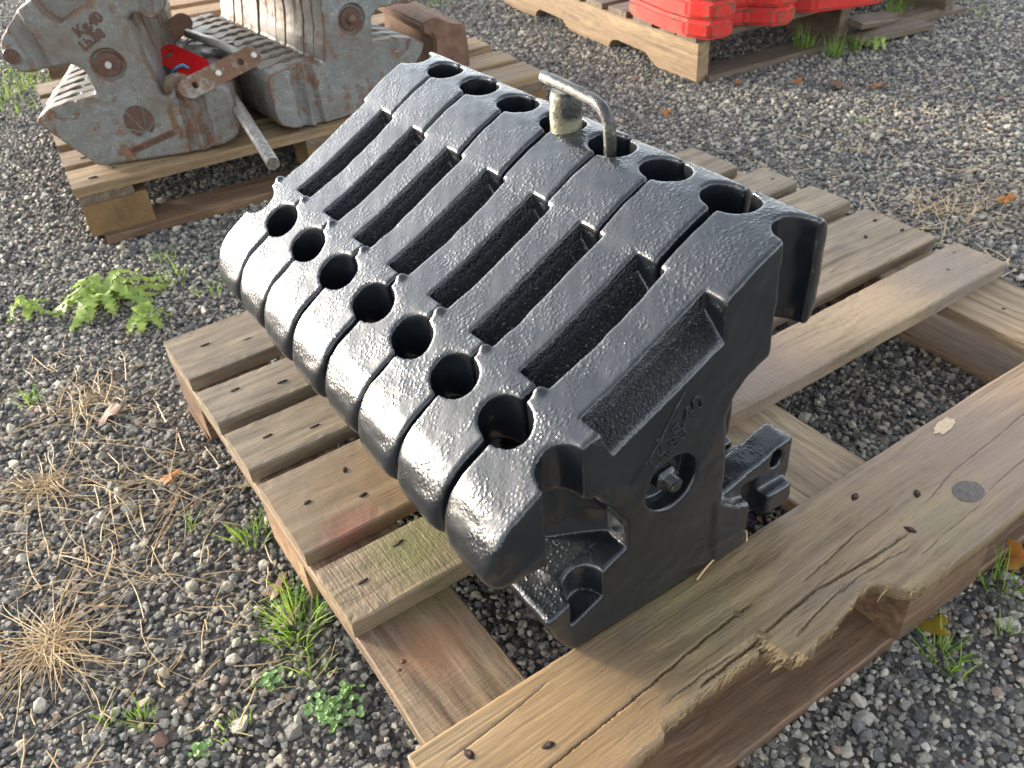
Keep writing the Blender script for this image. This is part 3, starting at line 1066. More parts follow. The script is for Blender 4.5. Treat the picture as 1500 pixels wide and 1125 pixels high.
def front_board():
    """the split and broken front board: a real height field with thickness"""
    # stations concentrated on the broken end
    xs = np.unique(np.round(np.concatenate([np.arange(-.024, .56, .0020), np.arange(.56, .9, .004), np.arange(.9, 1.2001, .01)]), 5))
    ny = 110
    t = np.linspace(0, 1, ny)
    ye = near_edge(xs)
    g = np.random.default_rng(5)
    rough = np.array([noise.noise(Vector((x * 90, 0, 0))) * .0030 + noise.noise(Vector((x * 260, 0, 0))) * .0024 + noise.noise(Vector((x * 480, 4, 0))) * .0020 for x in xs])
    amp = np.interp(xs, [0, .13, .18, .335, .338, .36, .372, .42, .50, .52, .54, .6, 1.2], [.15, .45, .9, 1.2, 2.6, 2.8, 1.2, .9, 1.5, 1.3, .9, .25, .2])
    ye = ye + rough * amp
    yf = np.array([noise.noise(Vector((x * 12, 9, 0))) * .0012 + noise.noise(Vector((x * 70, 9, 0))) * .0005 for x in xs])
    X = np.repeat(xs[:, None], ny, 1)
    Y = yf[:, None] + (ye - yf)[:, None] * t[None, :]
    Z = np.zeros_like(X)

    def crack(pts, w, dep):
        nonlocal Z
        pts = np.array(pts)
        yc = np.interp(X, pts[:, 0], pts[:, 1]) + np.vectorize(lambda a: noise.noise(Vector((a * 60, 2, 1))) * .0009)(xs)[:, None]
        fade = np.clip(np.minimum(X - pts[0, 0], pts[-1, 0] - X) / .015, 0, 1)
        d = np.abs(Y - yc) / w
        Z -= dep * fade * np.clip(1 - d, 0, 1) ** .6
    crack([(.02, -.095), (.10, -.088), (.155, -.084), (.206, -.080), (.256, -.075), (.307, -.071), (.362, -.069)], .0014, .008)
    crack([(.243, -.110), (.278, -.108), (.320, -.106), (.350, -.104), (.388, -.100), (.431, -.097), (.455, -.101), (.490, -.103), (.526, -.105), (.575, -.106)], .0017, .010)
    crack([(.42, -.082), (.47, -.078), (.53, -.070), (.60, -.068)], .0010, .004)
    crack([(.36, -.128), (.40, -.120), (.46, -.112)], .0010, .005)
    crack([(.62, -.09), (.70, -.075), (.80, -.070), (.95, -.060)], .0009, .003)
    crack([(.0, -.028), (.06, -.024), (.13, -.016)], .0012, .003)
    crack([(.44, -.118), (.475, -.113), (.52, -.116), (.56, -.121)], .0009, .004)
    crack([(.20, -.104), (.26, -.101), (.31, -.103)], .0009, .004)
    crack([(.55, -.135), (.60, -.131), (.68, -.128)], .0008, .003)
    crack([(.70, -.120), (.82, -.112), (.95, -.108)], .0008, .003)
    # the flap beyond the crack lifts slightly, the broken end dips
    lift = np.where((Y < -.103) & (X > .336) & (X < .50), 1.0, 0.0) * np.interp(X, [.336, .36, .44, .50], [.0035, .003, .0015, 0])
    Z += lift
    Z -= np.where((Y < -.1) & (X < .336) & (X > .19), 1.0, 0.0) * np.interp(X, [.19, .30, .336], [0, .0015, .004])
    edge = 1 - t[None, :]
    brk = (amp[:, None] > .4)
    wear = np.clip(1 - (Y - ye[:, None]) / .004, 0, 1) ** 2 * np.where(brk, .12, 1.0)
    Z -= wear * (.0016 + .0018 * np.abs(rough[:, None] / .002) * (amp[:, None] > .4))
    Z -= np.clip(1 + (Y - yf[:, None]) / .004, 0, 1) ** 2 * .0012
    for i in range(len(xs)):
        for j in range(0, ny, 1):
            pass
    fibre = np.array([[noise.noise(Vector((x * 14, tt * 60, 0))) for tt in t[::2]] for x in xs])
    fibre = np.repeat(fibre, 2, 1)[:, :ny]
    Z += fibre * .00035
    Tk = .0225
    nx = len(xs)
    top = np.stack([X, Y, Z], -1)
    bot = np.stack([X, Y, np.full_like(X, -Tk)], -1)
    # thin the broken edge underneath so the fracture is slanted
    bot[..., 1] = Y + wear * .003 * (amp[:, None] > .4)
    bot[..., 2] += wear * .004 * (amp[:, None] > .4)
    V = np.concatenate([top.reshape(-1, 3), bot.reshape(-1, 3)])
    n0 = nx * ny
    i, j = np.meshgrid(np.arange(nx - 1), np.arange(ny - 1), indexing='ij')
    a = (i * ny + j).ravel()
    Ft = np.stack([a, a + 1, a + ny + 1, a + ny], 1)
    Fb = Ft[:, ::-1] + n0
    i = np.arange(nx - 1)
    s0 = np.stack([i * ny, (i + 1) * ny, (i + 1) * ny + n0, i * ny + n0], 1)
    b = i * ny + ny - 1
    s1 = np.stack([b, b + n0, b + ny + n0, b + ny], 1)
    j = np.arange(ny - 1)
    e0 = np.stack([j, j + n0, j + 1 + n0, j + 1], 1)
    k = (nx - 1) * ny + j
    e1 = np.stack([k, k + 1, k + 1 + n0, k + n0], 1)
    me = from_np('front_board', V, np.concatenate([Ft, Fb, s0, s1, e0, e1])[:, ::-1])
    bm = bmesh.new()
    bm.from_mesh(me)
    bmesh.ops.recalc_face_normals(bm, faces=bm.faces)
    bm.to_mesh(me)
    bm.free()
    o = link('front_board', me, WOODS['front'], PALLET)
    o.location = (0, 0, -GZ)
    o['label'] = 'wide split front board with a splintered broken edge'
    for (hx, hy, r) in ((.573, -.032, .0042), (.634, -.073, .0042), (.579, -.104, .0042), (.089, -.072, .004), (.024, -.035, .004)):
        nail(o, hx, hy, .0003, r, True, 1.15, random.uniform(0, 3))
        nail(o, hx + .0008, hy, .0012, r * .45)
    # dark oval knot
    bm = bmesh.new()
    ring = []
    c = bm.verts.new((0, 0, .0010))
    for q, rr in ((0, .55), (1, 1.0)):
        r_ = []
        for kk in range(26):
            aa = 2 * math.pi * kk / 26
            w = 1 + .05 * noise.noise(Vector((math.cos(aa) * 2, math.sin(aa) * 2, 5)))
            r_.append(bm.verts.new((.0205 * rr * w * math.cos(aa), .0165 * rr * w * math.sin(aa),   .0009 if q == 0 else .0003)))
        ring.append(r_)
    for kk in range(26):
        k2 = (kk + 1) % 26
        bm.faces.new((c, ring[0][kk], ring[0][k2]))
        bm.faces.new((ring[0][kk], ring[1][kk], ring[1][k2], ring[0][k2]))
    kn = link('knot', bm_mesh('knot', bm), mat_simple('grey_knot_wood', (.135, .112, .092), .6, 0, .45, 220, .4), o, True)
    kn.location = (.684, -.107, .0002)
    # pale torn patch
    bm = bmesh.new()
    pts = []
    for kk in range(22):
        aa = 2 * math.pi * kk / 22
        rr = 1 + .45 * noise.noise(Vector((math.cos(aa) * 2.4, math.sin(aa) * 2.4, 1)))
        pts.append(bm.verts.new((.021 * rr * math.cos(aa), .0085 * rr * math.sin(aa), .0004)))
    cc = bm.verts.new((0, 0, .0016))
    for kk in range(22):
        bm.faces.new((cc, pts[kk], pts[(kk + 1) % 22]))
    ch = link('torn_patch', bm_mesh('torn_patch', bm), mat_simple('fresh_torn_wood', (.62, .47, .30), .7, 0, .3, 200, .5), o)
    ch.location = (.766, -.018, .0004)
    ch.rotation_euler = (0, 0, .15)
    # splinters on the fracture
    bm = bmesh.new()
    rr = random.Random(3)
    for kk in range(60):
        if kk < 46:
            x = rr.uniform(.336, .372)
        else:
            x = rr.choice([rr.uniform(.19, .33), rr.uniform(.44, .52)])
        y = float(near_edge(x)) + rr.uniform(.0, .005)
        if kk < 30:
            x, y = rr.uniform(.333, .343), rr.uniform(-.137, -.108)
        L = rr.uniform(.004, .016)
        a = math.radians(rr.gauss(183 if kk < 46 else 200, 9))
        w = rr.uniform(.0010, .0030)
        z = rr.uniform(-.012, .001)
        dx, dy = math.cos(a), math.sin(a)
        p = [Vector((x - dy * w, y + dx * w, z)), Vector((x + dy * w, y - dx * w, z)), Vector((x + dx * L, y + dy * L, z - rr.uniform(-.001, .005))),
             Vector((x, y, z - w * 1.6))]
        vv = [bm.verts.new(q) for q in p]
        for f in ((0, 1, 2), (1, 3, 2), (3, 0, 2), (0, 3, 1)):
            bm.faces.new([vv[i_] for i_ in f])
    for kk in range(24):
        y = -.110 - .035 * kk / 24 + rr.uniform(-.001, .001)
        x = .339 + max(0, (-y - .127)) * .75
        L, w, th = rr.uniform(.003, .010), rr.uniform(.0016, .0032), rr.uniform(.005, .014)
        a = math.radians(rr.gauss(184, 7))
        dx, dy = math.cos(a), math.sin(a)
        zt = rr.uniform(.000, .0025)
        bs = [Vector((x + .004, y + w, zt)), Vector((x + .004, y - w, zt)), Vector((x + .004, y - w, zt - th)), Vector((x + .004, y + w, zt - th))]
        tp = [Vector((x + dx * L, y + dy * L + w * .3, zt - .002)), Vector((x + dx * L, y + dy * L - w * .3, zt - .002)), Vector((x + dx * L * .6, y + dy * L * .6, zt - th * .8))]
        B_ = [bm.verts.new(q) for q in bs]
        T_ = [bm.verts.new(q) for q in tp]
        for f in ((B_[0], B_[1], T_[1], T_[0]), (B_[1], B_[2], T_[2], T_[1]), (B_[3], B_[0], T_[0], T_[2]), (B_[2], B_[3], T_[2]), (T_[0], T_[1], T_[2])):
            bm.faces.new(f)
    # long torn slivers along the grain
    for kk in range(46):
        x = rr.choice([rr.uniform(.15, .33), rr.uniform(.15, .33), rr.uniform(.345, .50)])
        L = rr.uniform(.012, .050)
        y = float(near_edge(x)) + rr.uniform(-.0015, .004)
        a = math.radians(rr.gauss(180, 3.0))
        w = rr.uniform(.0006, .0018)
        z = rr.uniform(-.016, -.001)
        dx, dy = math.cos(a), math.sin(a)
        ps = []
        for q in range(5):
            t = q / 4
            ww = w * (1 - t * .85)
            c0 = Vector((x + dx * L * t, y + dy * L * t - .004 * t * t, z - .003 * t * t * rr.uniform(-1, 1)))
            ps.append([bm.verts.new(c0 + Vector((0, ww, 0))), bm.verts.new(c0 + Vector((0, -ww, 0))), bm.verts.new(c0 + Vector((0, 0, -1.8 * ww)))])
        for q in range(4):
            for j in range(3):
                bm.faces.new((ps[q][j], ps[q][(j + 1) % 3], ps[q + 1][(j + 1) % 3], ps[q + 1][j]))
    sp = link('splinters', bm_mesh('splinters', bm), mat_simple('raw_splinter_wood', (.50, .34, .17), .7, 0, .4, 150, .3), o)
    sp['kind'] = 'stuff'


front_board()

# ------------------------------------------------------------------ black weights
ORD = ['nearest', 'second', 'third', 'fourth', 'fifth', 'sixth', 'seventh', 'eighth', 'ninth', 'tenth', 'eleventh', 'twelfth', 'thirteenth', 'fourteenth']
BWS = [black_weight_mesh(q) for q in (0.0, 1.9, 4.1)]
for q in BWS:
    q.materials.append(M_BLACK)
PITCH = .090
Y0 = -.0055
blabels = ['nearest black gloss weight, its bolted side face turned to the camera',
           'second black weight, directly behind the one with the visible bolt',
           'third black weight counted from the broken front board',
           'fourth black weight from the camera, between the handled pin and the third',
           'black weight on the near side of the thick bent-handled pin, fifth from the camera',
           'black weight just behind the steel pin, sixth from the camera',
           'seventh black weight, next to the farthest one in the row',
           'farthest black weight, at the upper left end of the row']
for k in range(8):
    o = link('tractor_weight', BWS[k % 3], None)
    o.location = (random.uniform(-.0025, .0025) if k else 0, Y0 + k * PITCH + (random.uniform(-.0007, .0007) if k else 0), 0.0003)
    o.rotation_euler = (0, random.uniform(-.004, .0) if k else 0, random.uniform(-.0025, .0025) if k else 0)
    tag(o, blabels[k], 'tractor weight', 'black painted tractor weights bolted in a row on the pallet')
    if k == 0:
        W8 = o

# bolt, nut and cast letters of the nearest weight
def hexprism(name, c, r, y0, y1, mat, parent):
    bm = bmesh.new()
    A = [bm.verts.new((c[0] + r * math.cos(math.radians(60 * i + 12)), y0, c[1] + r * math.sin(math.radians(60 * i + 12)))) for i in range(6)]
    B = [bm.verts.new((v.co.x, y1, v.co.z)) for v in A]
    bm.faces.new(A)
    bm.faces.new(B)
    for i in range(6):
        bm.faces.new((A[i], A[(i + 1) % 6], B[(i + 1) % 6], B[i]))
    bmesh.ops.bevel(bm, geom=list(bm.edges), offset=.0012, segments=2, affect='EDGES')
    return link(name, bm_mesh(name, bm), mat, parent, True)


w_ = cyl('washer', (.2975, .0215, .165), (.2975, .018, .165), .0205, M_BLACK, W8, 40, .0008)
hexprism('nut', (.2975, .165), .0150, .018, .0065, M_BLACK, W8)


def threaded(name, c, r, y0, y1, mat, parent):
    V, F = [], []
    seg, turns = 24, 9
    n = turns * 6
    for i in range(n + 1):
        y = y0 + (y1 - y0) * i / n
        for k in range(seg):
            a = 2 * math.pi * k / seg
            ph = ((i / 6 + k / seg) % 1.0)
            rr = r * (1 - .10 * abs(2 * ph - 1)) if i < n - 2 else r * .82
            V.append((c[0] + rr * math.cos(a), y, c[1] + rr * math.sin(a)))
    bm = bmesh.new()
    vs = [bm.verts.new(v) for v in V]
    for i in range(n):
        for k in range(seg):
            bm.faces.new((vs[i * seg + k], vs[i * seg + (k + 1) % seg], vs[(i + 1) * seg + (k + 1) % seg], vs[(i + 1) * seg + k]))
    bm.faces.new(vs[:seg])
    bm.faces.new(vs[-seg:])
    return link(name, bm_mesh(name, bm), mat, parent, False)


threaded('bolt', (.2975, .165), .0085, .018, -.0045, M_BLACK, W8)
face_text('cast_lettering', 'Kg.40', .027, .0005, M_BLACK, W8, .303, .239, math.radians(30), .0010)
face_text('cast_lettering', 'Lb.88', .022, .0005, M_BLACK, W8, .289, .2145, math.radians(30), .0010)
tube('casting_line', [(.3060, .0004, .2745), (.2948, .0004, .2600), (.2756, .0003, .2293), (.2677, .0004, .2185), (.2443, .0006, .1931)], .0004, M_BLACK, W8, 6, wob=.9)

# paint mist and grit left on pin
mp, nt = newmat('pin_steel_overpainted')
N = NT(nt)
v, rnd, ob = N.coords()
tc = N.n('TexCoord')
sep = N.n('SeparateXYZ')
N.l(tc.outputs['Object'], sep.inputs[0])
zz = N.math('ADD', sep.outputs[2], N.math('MULTIPLY', N.math('SUBTRACT', N.noise(v, 60, 4, .6), .5), .028))
band = N.ramp(N.math('MULTIPLY', zz, 10.0), [(.14, .0), (.21, 1.0), (.42, 1.0), (.52, .0)])
col = N.mix(band, (.20, .185, .115), (.012, .012, .010))
col = N.mix(N.ramp(N.noise(v, 45, 5, .7), [(.50, 0.0), (.62, 1.0)]), col, N.mix(N.noise(v, 160, 4, .7), (.05, .05, .03), (.30, .27, .15)))
N.out(col, .30, N.bump(N.noise(v, 170, 5, .7), .8, .002), metallic=.35, spec=.7, coat=.6, coat_rough=.15)
M_PIN = mp
mp, nt = newmat('handle_steel_overpainted')
N = NT(nt)
v, rnd, ob = N.coords()
col = N.mix(N.ramp(N.noise(v, 55, 5, .7), [(.56, 0.0), (.66, 1.0)]), (.016, .016, .014), (.11, .10, .07))
N.out(col, .30, N.bump(N.noise(v, 190, 5, .7), .8, .0018), metallic=.4, spec=.7, coat=.5, coat_rough=.15)
M_HANDLE = mp

pin = empty('locking_pin', (.436, .341, .388))
tag(pin, 'thick steel pin with a bent rod handle standing in a hole of the black weights', 'pin')
prof = []
pts = [(0, 0, -.05 + i * .008) for i in range(13)]
tube('pin_body', pts, .0190, M_PIN, pin, 28, radii=[.0188] * 11 + [.0182, .0160], wob=.03)
hp = bezier([(-.009, .029, .056), (-.009, .014, .056), (-.008, .0, .055), (-.006, -.045, .051), (-.006, -.070, .047), (-.006, -.083, .036), (-.006, -.0865, .015), (-.006, -.087, -.04)], 8)
tube('handle', hp, .0070, M_HANDLE, pin, 16, wob=.10)


# ------------------------------------------------------------------ far pallets
def frame(loc, rz):
    return Matrix.Translation(loc) @ Matrix.Rotation(rz, 4, 'Z')


GP_RZ = math.radians(-5.5)
gp = empty('wooden_pallet', (.018, 1.632, GZ), GP_RZ)
tag(gp, 'wooden pallet with chipboard corner blocks loaded with two stacks of grey weights', 'pallet')
for i, (y0, y1) in enumerate([(0, .122), (.15, .255), (.31, .425), (.48, .59), (.63, .74), (.78, .90)]):
    o = board('slat', 1.22, y1 - y0, .023, WOODS['bg'] if i != 4 else WOODS['bg_dark'], gp, (0, (y0 + y1) / 2, .141), 0, 50 + i, .002, 60)
    nail(o, .05, -.02, .001, .0045, True, 1.6)
    nail(o, .10, .01, .001, .0045, False)
for x0 in (.004, .54, 1.09):
    board('stringer_board', .90, .12, .020, WOODS['bg_dark'], gp, (x0 + .06, .001, .117), math.pi / 2, 60 + x0, .001, 20)
for bx in (.005, .54, 1.08):
    for by in (.004, .38, .76):
        board('block', .145, .13, .078, M_CHIP, gp, (bx, by + .065, .0965), 0, 70 + bx + by, .003, 20, flat=0)
board('bottom_board', 1.2, .11, .020, WOODS['bottom'], gp, (.03, .035, .022), 0, 80, .002, 40)
board('bottom_board', 1.2, .10, .020, WOODS['bottom'], gp, (.0, .83, .020), 0, 81, .002, 40)

# third pallet behind
tp = empty('wooden_pallet', (.22, 3.02, GZ), math.radians(-9))
tp.location = (.20, 3.00, GZ)
tag(tp, 'orange-brown wooden pallet behind the two grey weight stacks', 'pallet')
for i in range(5):
    board('slat', 1.25, .11, .024, WOODS['bg_orange'], tp, (0, .055 + i * .18, .15), 0, 90 + i, .002, 30)
for x0 in (0, .5, 1.1):
    board('stringer_board', .84, .11, .02, WOODS['bg_dark'], tp, (x0 + .06, 0, .125), math.pi / 2, 96 + x0, .001, 14)
    for by in (.0, .36, .72):
        board('block', .13, .12, .08, WOODS['bottom'], tp, (x0, by + .06, .104), 0, 99 + x0 + by, .002, 10, flat=0)
board('bottom_board', 1.25, .11, .022, WOODS['bg_orange'], tp, (0, .055, .024), 0, 101, .002, 30)

# grey weights: left stack
GT = .0535
GW = grey_weight_mesh(GT, False)
GW.materials.append(M_GREY)
A_RZ = math.atan2(-.092, .230)
GROUP_A = 'rusty grey tractor weights in the left stack'
for k in range(9):
    o = link('tractor_weight', GW, None)
    Ma = Matrix.Rotation(A_RZ, 4, 'Z')
    off = Ma @ Vector((random.uniform(-.004, .004) if k else 0, .0548 * k, 0))
    o.location = Vector((.096, 1.715, .0045)) + off
    o.rotation_euler = (0, 0, A_RZ + (random.uniform(-.01, .01) if k else 0))
    lab = ('rusty grey weight facing the camera with round leaf emblem and cast lettering' if k == 0 else
           '%s rusty grey weight from the front of the left stack with the leaf emblem' % ORD[k])
    tag(o, lab, 'tractor weight', GROUP_A)
    if k == 0:
        GA = o
cyl('washer', (.097, .0078, .221), (.097, .003, .221), .0275, M_RUST, GA, 36, .0008)
cyl('bolt', (.097, .004, .221), (.097, -.004, .221), .0072, M_PALE, GA, 16, .001)
cyl('boss_cap', (-.087, -.0032, .264), (-.087, -.0042, .264), .0165, M_RUST, GA, 30)
face_text('cast_lettering', 'Kg.40', .030, .0010, M_RUST, GA, .084, .307, math.radians(26), .0, .0011)
face_text('cast_lettering', 'Lb.88', .027, .0010, M_RUST, GA, .082, .276, math.radians(26), .0, .0010)
prism_pts = [(.080, .031), (.074, .027), (.073, .020), (.205, .020), (.213, .027), (.206, .034)]
pl = prism('letter_strip', [(-.068, -.008), (.068, -.008), (.074, 0), (.068, .008), (-.068, .008), (-.074, 0)], 0, .002, M_RUSTBR, GA, .0006)
pl.matrix_parent_inverse = Matrix.Identity(4)
pl.location = (.135, .0005, .040)
pl.rotation_euler = Euler((math.pi / 2, -math.radians(16), 0), 'XYZ')
pl.rotation_euler = (Matrix.Rotation(-math.radians(16), 3, 'Y') @ Matrix.Rotation(math.pi / 2, 3, 'X')).to_euler()
face_text('cast_lettering', 'NEW HOLLAND', .0150, .0012, M_RUST, GA, .135, .0395, math.radians(16), -.0025, .0004)
# leaf emblem: five raised segments of one disc
def disc_clip(cx, cz, a, b, test, nseg=48):
    pts = []
    for i in range(nseg):
        t = 2 * math.pi * i / nseg
        pts.append((cx + a * math.cos(t), cz + b * math.sin(t)))
    return pts


def clip(poly, p, n):
    """keep the side where (q-p).n >= 0"""
    out = []
    for i in range(len(poly)):
        a_, b_ = poly[i], poly[(i + 1) % len(poly)]
        da = (a_[0] - p[0]) * n[0] + (a_[1] - p[1]) * n[1]
        db = (b_[0] - p[0]) * n[0] + (b_[1] - p[1]) * n[1]
        if da >= 0:
            out.append(a_)
        if (da >= 0) != (db >= 0):
            t = da / (da - db)
            out.append((a_[0] + t * (b_[0] - a_[0]), a_[1] + t * (b_[1] - a_[1])))
    return out


base = disc_clip(0, 0, .032, .036, None)
root = (.004, -.030)
angs = [-10, 38, 75, 112, 150, 195]
gap = .0019
for i in range(5):
    a0, a1 = math.radians(angs[i]), math.radians(angs[i + 1])
    p0 = (root[0], root[1] + (.030 if i in (1,) else .0))
    q = clip(base, (root[0] - math.sin(a0) * gap, root[1] + math.cos(a0) * gap), (-math.sin(a0), math.cos(a0)))
    q = clip(q, (root[0] + math.sin(a1) * gap, root[1] - math.cos(a1) * gap), (math.sin(a1), -math.cos(a1)))
    if len(q) < 3:
        continue
    e = prism('emblem_segment', q, 0, .0028, M_RUST, GA)
    e.location = (.122, .0008, .091)
    e.rotation_euler = (Matrix.Rotation(-math.radians(8), 3, 'Y') @ Matrix.Rotation(math.pi / 2, 3, 'X')).to_euler()

# grey weights: right stack, turned the other way
GWB = grey_weight_mesh(.0545, True, .0032, 5)
GWB.materials.append(M_GREY)
B_RZ = math.radians(2.5)
for k in range(12):
    o = link('tractor_weight', GWB, None)
    Ma = Matrix.Rotation(B_RZ, 4, 'Z')
    off = Ma @ Vector((.3 + (random.uniform(-.003, .003) if k else 0), .0548 * k, 0))
    o.location = Vector((.532, 1.582, .0045)) + off
    o.rotation_euler = (0, 0, B_RZ + (random.uniform(-.008, .008) if k else 0))
    lab = ('rust-streaked grey weight at the front of the right stack, beside the brown bracket' if k == 0 else
           '%s grey weight from the front of the right stack beside the brown bracket' % ORD[k])
    tag(o, lab, 'tractor weight', 'rusty grey tractor weights in the right stack')
    if k == 0:
        GB = o
cyl('washer', (-.097, .0078, .221), (-.097, .003, .221), .0275, M_RUST, GB, 36, .0008)
hexprism('bolt_head', (-.097, .221), .0115, .004, -.005, M_RUSTBR, GB)

# brown bracket to the right of the stack
br_poly = [(.0, .115), (.020, .122), (.048, .124), (.085, .100), (.128, .092), (.132, .030), (.132, -.024), (.03, -.024), (.03, .02), (.032, .065), (.028, .082), (.010, .085), (.0, .095)]
br = prism('steel_bracket', br_poly, -.36, 0, M_RUSTBR, None, .0)
br.data.transform(Matrix.Rotation(math.pi / 2, 4, 'X'))
bm = bmesh.new()
bm.from_mesh(br.data)
bmesh.ops.bevel(bm, geom=list(bm.edges), offset=.005, segments=2, affect='EDGES')
bm.to_mesh(br.data)
bm.free()
br.location = (.975, 1.70, .029)
br.rotation_euler = (0, 0, math.radians(-5))
tag(br, 'rust brown hooked steel bracket standing right of the grey weights', 'bracket')

# ------------------------------------------------------------------ hardware heaped between the stacks
def bar(name, a, b, w, t, mat, label, cat, holes=(), up=Vector((0, -.6, .8)), group=None):
    """flat bar with rounded ends from a to b; 'up' is the direction its flat side looks"""
    a, b = Vector(a), Vector(b)
    x = (b - a)
    L = x.length
    x.normalize()
    z = (up - x * up.dot(x)).normalized()
    y = z.cross(x)
    bm = bmesh.new()
    pts = []
    for k in range(9):
        an = math.pi / 2 + math.pi * k / 8
        pts.append((w / 2 + w / 2 * math.cos(an), w / 2 * math.sin(an)))
    for k in range(9):
        an = -math.pi / 2 + math.pi * k / 8
        pts.append((L - w / 2 + w / 2 * math.cos(an), w / 2 * math.sin(an)))
    outer = [bm.verts.new((p[0], p[1], 0)) for p in pts]
    edges = [bm.edges.new((outer[i], outer[(i + 1) % len(outer)])) for i in range(len(outer))]
    for (hx, hr) in holes:
        ring = [bm.verts.new((hx * L + hr * math.cos(2 * math.pi * k / 14), hr * math.sin(2 * math.pi * k / 14), 0)) for k in range(14)]
        edges += [bm.edges.new((ring[i], ring[(i + 1) % 14])) for i in range(14)]
    bmesh.ops.triangle_fill(bm, use_beauty=True, edges=edges)
    g = bmesh.ops.extrude_face_region(bm, geom=list(bm.faces))
    for vv in [q for q in g['geom'] if isinstance(q, bmesh.types.BMVert)]:
        vv.co.z -= t
    M = Matrix.Identity(4)
    for i in range(3):
        M[i][0], M[i][1], M[i][2], M[i][3] = x[i], y[i], z[i], a[i]
    o = link(name, bm_mesh(name, bm), mat)
    o.matrix_world = M
    if label:
        tag(o, label, cat, group)
    return o, M


fb, MB = bar('link_bar', (.300, 1.585, .160), (.520, 1.668, .180), .047, .008, M_OLDBAR, 'rusty flat bar with four holes lying between the grey stacks', 'steel bar',
             holes=((.17, .008), (.75, .008)), up=Vector((-.25, -.86, .35)))
cyl('bolt', (.24 * .445, 0, -.004), (.24 * .445, 0, .004), .007, M_PALE, fb, 16, .001)
cyl('bolt', (.24 * .90, 0, -.004), (.24 * .90, 0, .005), .007, M_PALE, fb, 16, .001)
rb2, _ = bar('link_bar', (.352, 2.00, .165), (.475, 2.03, .205), .050, .008, M_RUSTBR, 'dark rusty flat bar behind the pale rod between the stacks', 'steel bar', holes=(), up=Vector((-.1, -.8, .5)))
t = tube('steel_rod', [(.440, 1.960, .185), (.470, 1.85, .178), (.497, 1.72, .168)], .011, M_PALE, None, 14)
tag(t, 'short pale steel rod joining the two rusty flat bars', 'steel rod')
rp, _ = bar('red_plate', (.335, 1.86, .188), (.385, 1.68, .165), .064, .006, M_REDP, 'small glossy red steel plate with a round hole', 'steel plate', holes=((.22, .0135),), up=Vector((-.2, -.45, .75)))
o = cyl('long_pin', (.385, 1.325, .050), (.452, 1.86, .125), .0145, M_ZINC, None, 24, .0015)
tag(o, 'long pale steel pin jutting out over the front of the grey weights pallet', 'steel pin')
o = cyl('round_plate', (.309, 1.640, .150), (.315, 1.650, .153), .035, M_OLDBAR, None, 36, .0015)
tag(o, 'round tarnished steel disc with a centre bolt beside the leaf emblem weight', 'disc')
Mi = o.matrix_world
cyl('bolt', (.302, 1.615, .148), (.310, 1.640, .151), .010, M_RUST, o, 16, .0015)
o = cyl('round_bar', (.338, 2.10, .205), (.335, 1.83, .125), .0125, M_RUSTBR, None, 18, .002)
tag(o, 'dark brown round bar leaning behind the leaf emblem weight', 'steel bar')
o = cyl('clevis_pin', (.366, 1.965, .178), (.362, 1.945, .176), .022, M_RUSTBR, None, 20, .002)
tag(o, 'brown round pin head left of the red plate', 'steel pin')
cyl('pin_shank', (.366, 1.965, .178), (.43, 2.10, .165), .012, M_RUSTBR, o, 14)
o = cyl('clevis_pin', (.44, 2.13, .225), (.455, 2.2, .16), .014, M_PALE, None, 18, .003)
tag(o, 'pale bolt head catching the sun behind the dark flat bar', 'bolt')
o = cyl('pipe_piece', (.405, 1.90, .150), (.52, 1.86, .145), .022, M_ZINC, None, 22, .002)
tag(o, 'short grey pipe under the pale rod between the stacks', 'pipe')
o = cyl('pipe_piece', (.39, 1.80, .140), (.50, 1.95, .140), .014, M_OLDBAR, None, 18, .002)
tag(o, 'thin rusty pipe lying under the red plate', 'pipe')
o = tube('blue_cable', bezier([(.325, 1.76, .150), (.335, 1.74, .168), (.352, 1.73, .175), (.362, 1.72, .168)], 6), .0035, M_CYAN, None, 8)
tag(o, 'thin blue cable sticking out beside the red plate', 'cable')
o = tube('wire_loop', bezier([(.318, 1.80, .140), (.34, 1.75, .160), (.375, 1.73, .162), (.372, 1.78, .150), (.335, 1.82, .142)], 6), .003, M_DARKWIRE, None, 8)
tag(o, 'twisted dark wire loop under the blue cable', 'wire')
# more odd bolts deeper in the heap, resting on the weights' feet
o = cyl('loose_bolt', (.44, 1.84, .165), (.475, 1.80, .158), .012, M_ZINC, None, 14, .002)
tag(o, 'small grey bolt resting under the pale steel rod', 'bolt')

# ------------------------------------------------------------------ red weights on the far pallet
RP_RZ = math.radians(-5.5)
rp_ = empty('wooden_pallet', (1.745, 1.455, GZ), RP_RZ)
tag(rp_, 'notched wooden pallet with dark slats under the red weights', 'pallet')


def notched(name, L, H, W, x, parent, mat):
    pts = [(0, 0)]
    prof = [(.20, 0), (.235, .012), (.26, .034), (.42, .038), (.455, .030), (.475, 0), (.72, 0), (.74, .010), (.77, .034), (.93, .038), (.955, .028), (.97, 0)]
    pts += [(p[0], p[1]) for p in prof]
    pts += [(L, 0), (L, H), (0, H)]
    bm = bmesh.new()
    A = [bm.verts.new((x, p[0], p[1])) for p in pts]
    B = [bm.verts.new((x + W, p[0], p[1])) for p in pts]
    n = len(pts)
    bm.faces.new(A)
    bm.faces.new(B)
    for i in range(n):
        bm.faces.new((A[i], A[(i + 1) % n], B[(i + 1) % n], B[i]))
    bmesh.ops.bevel(bm, geom=list(bm.edges), offset=.002, segments=1, affect='EDGES')
    me = bm_mesh(name, bm)
    # grain along local X: rotate mesh data, then rotate object
    me.transform(Matrix.Rotation(-math.pi / 2, 4, 'Z'))
    o = link(name, me, mat, parent)
    o.rotation_euler = (0, 0, math.pi / 2)
    return o


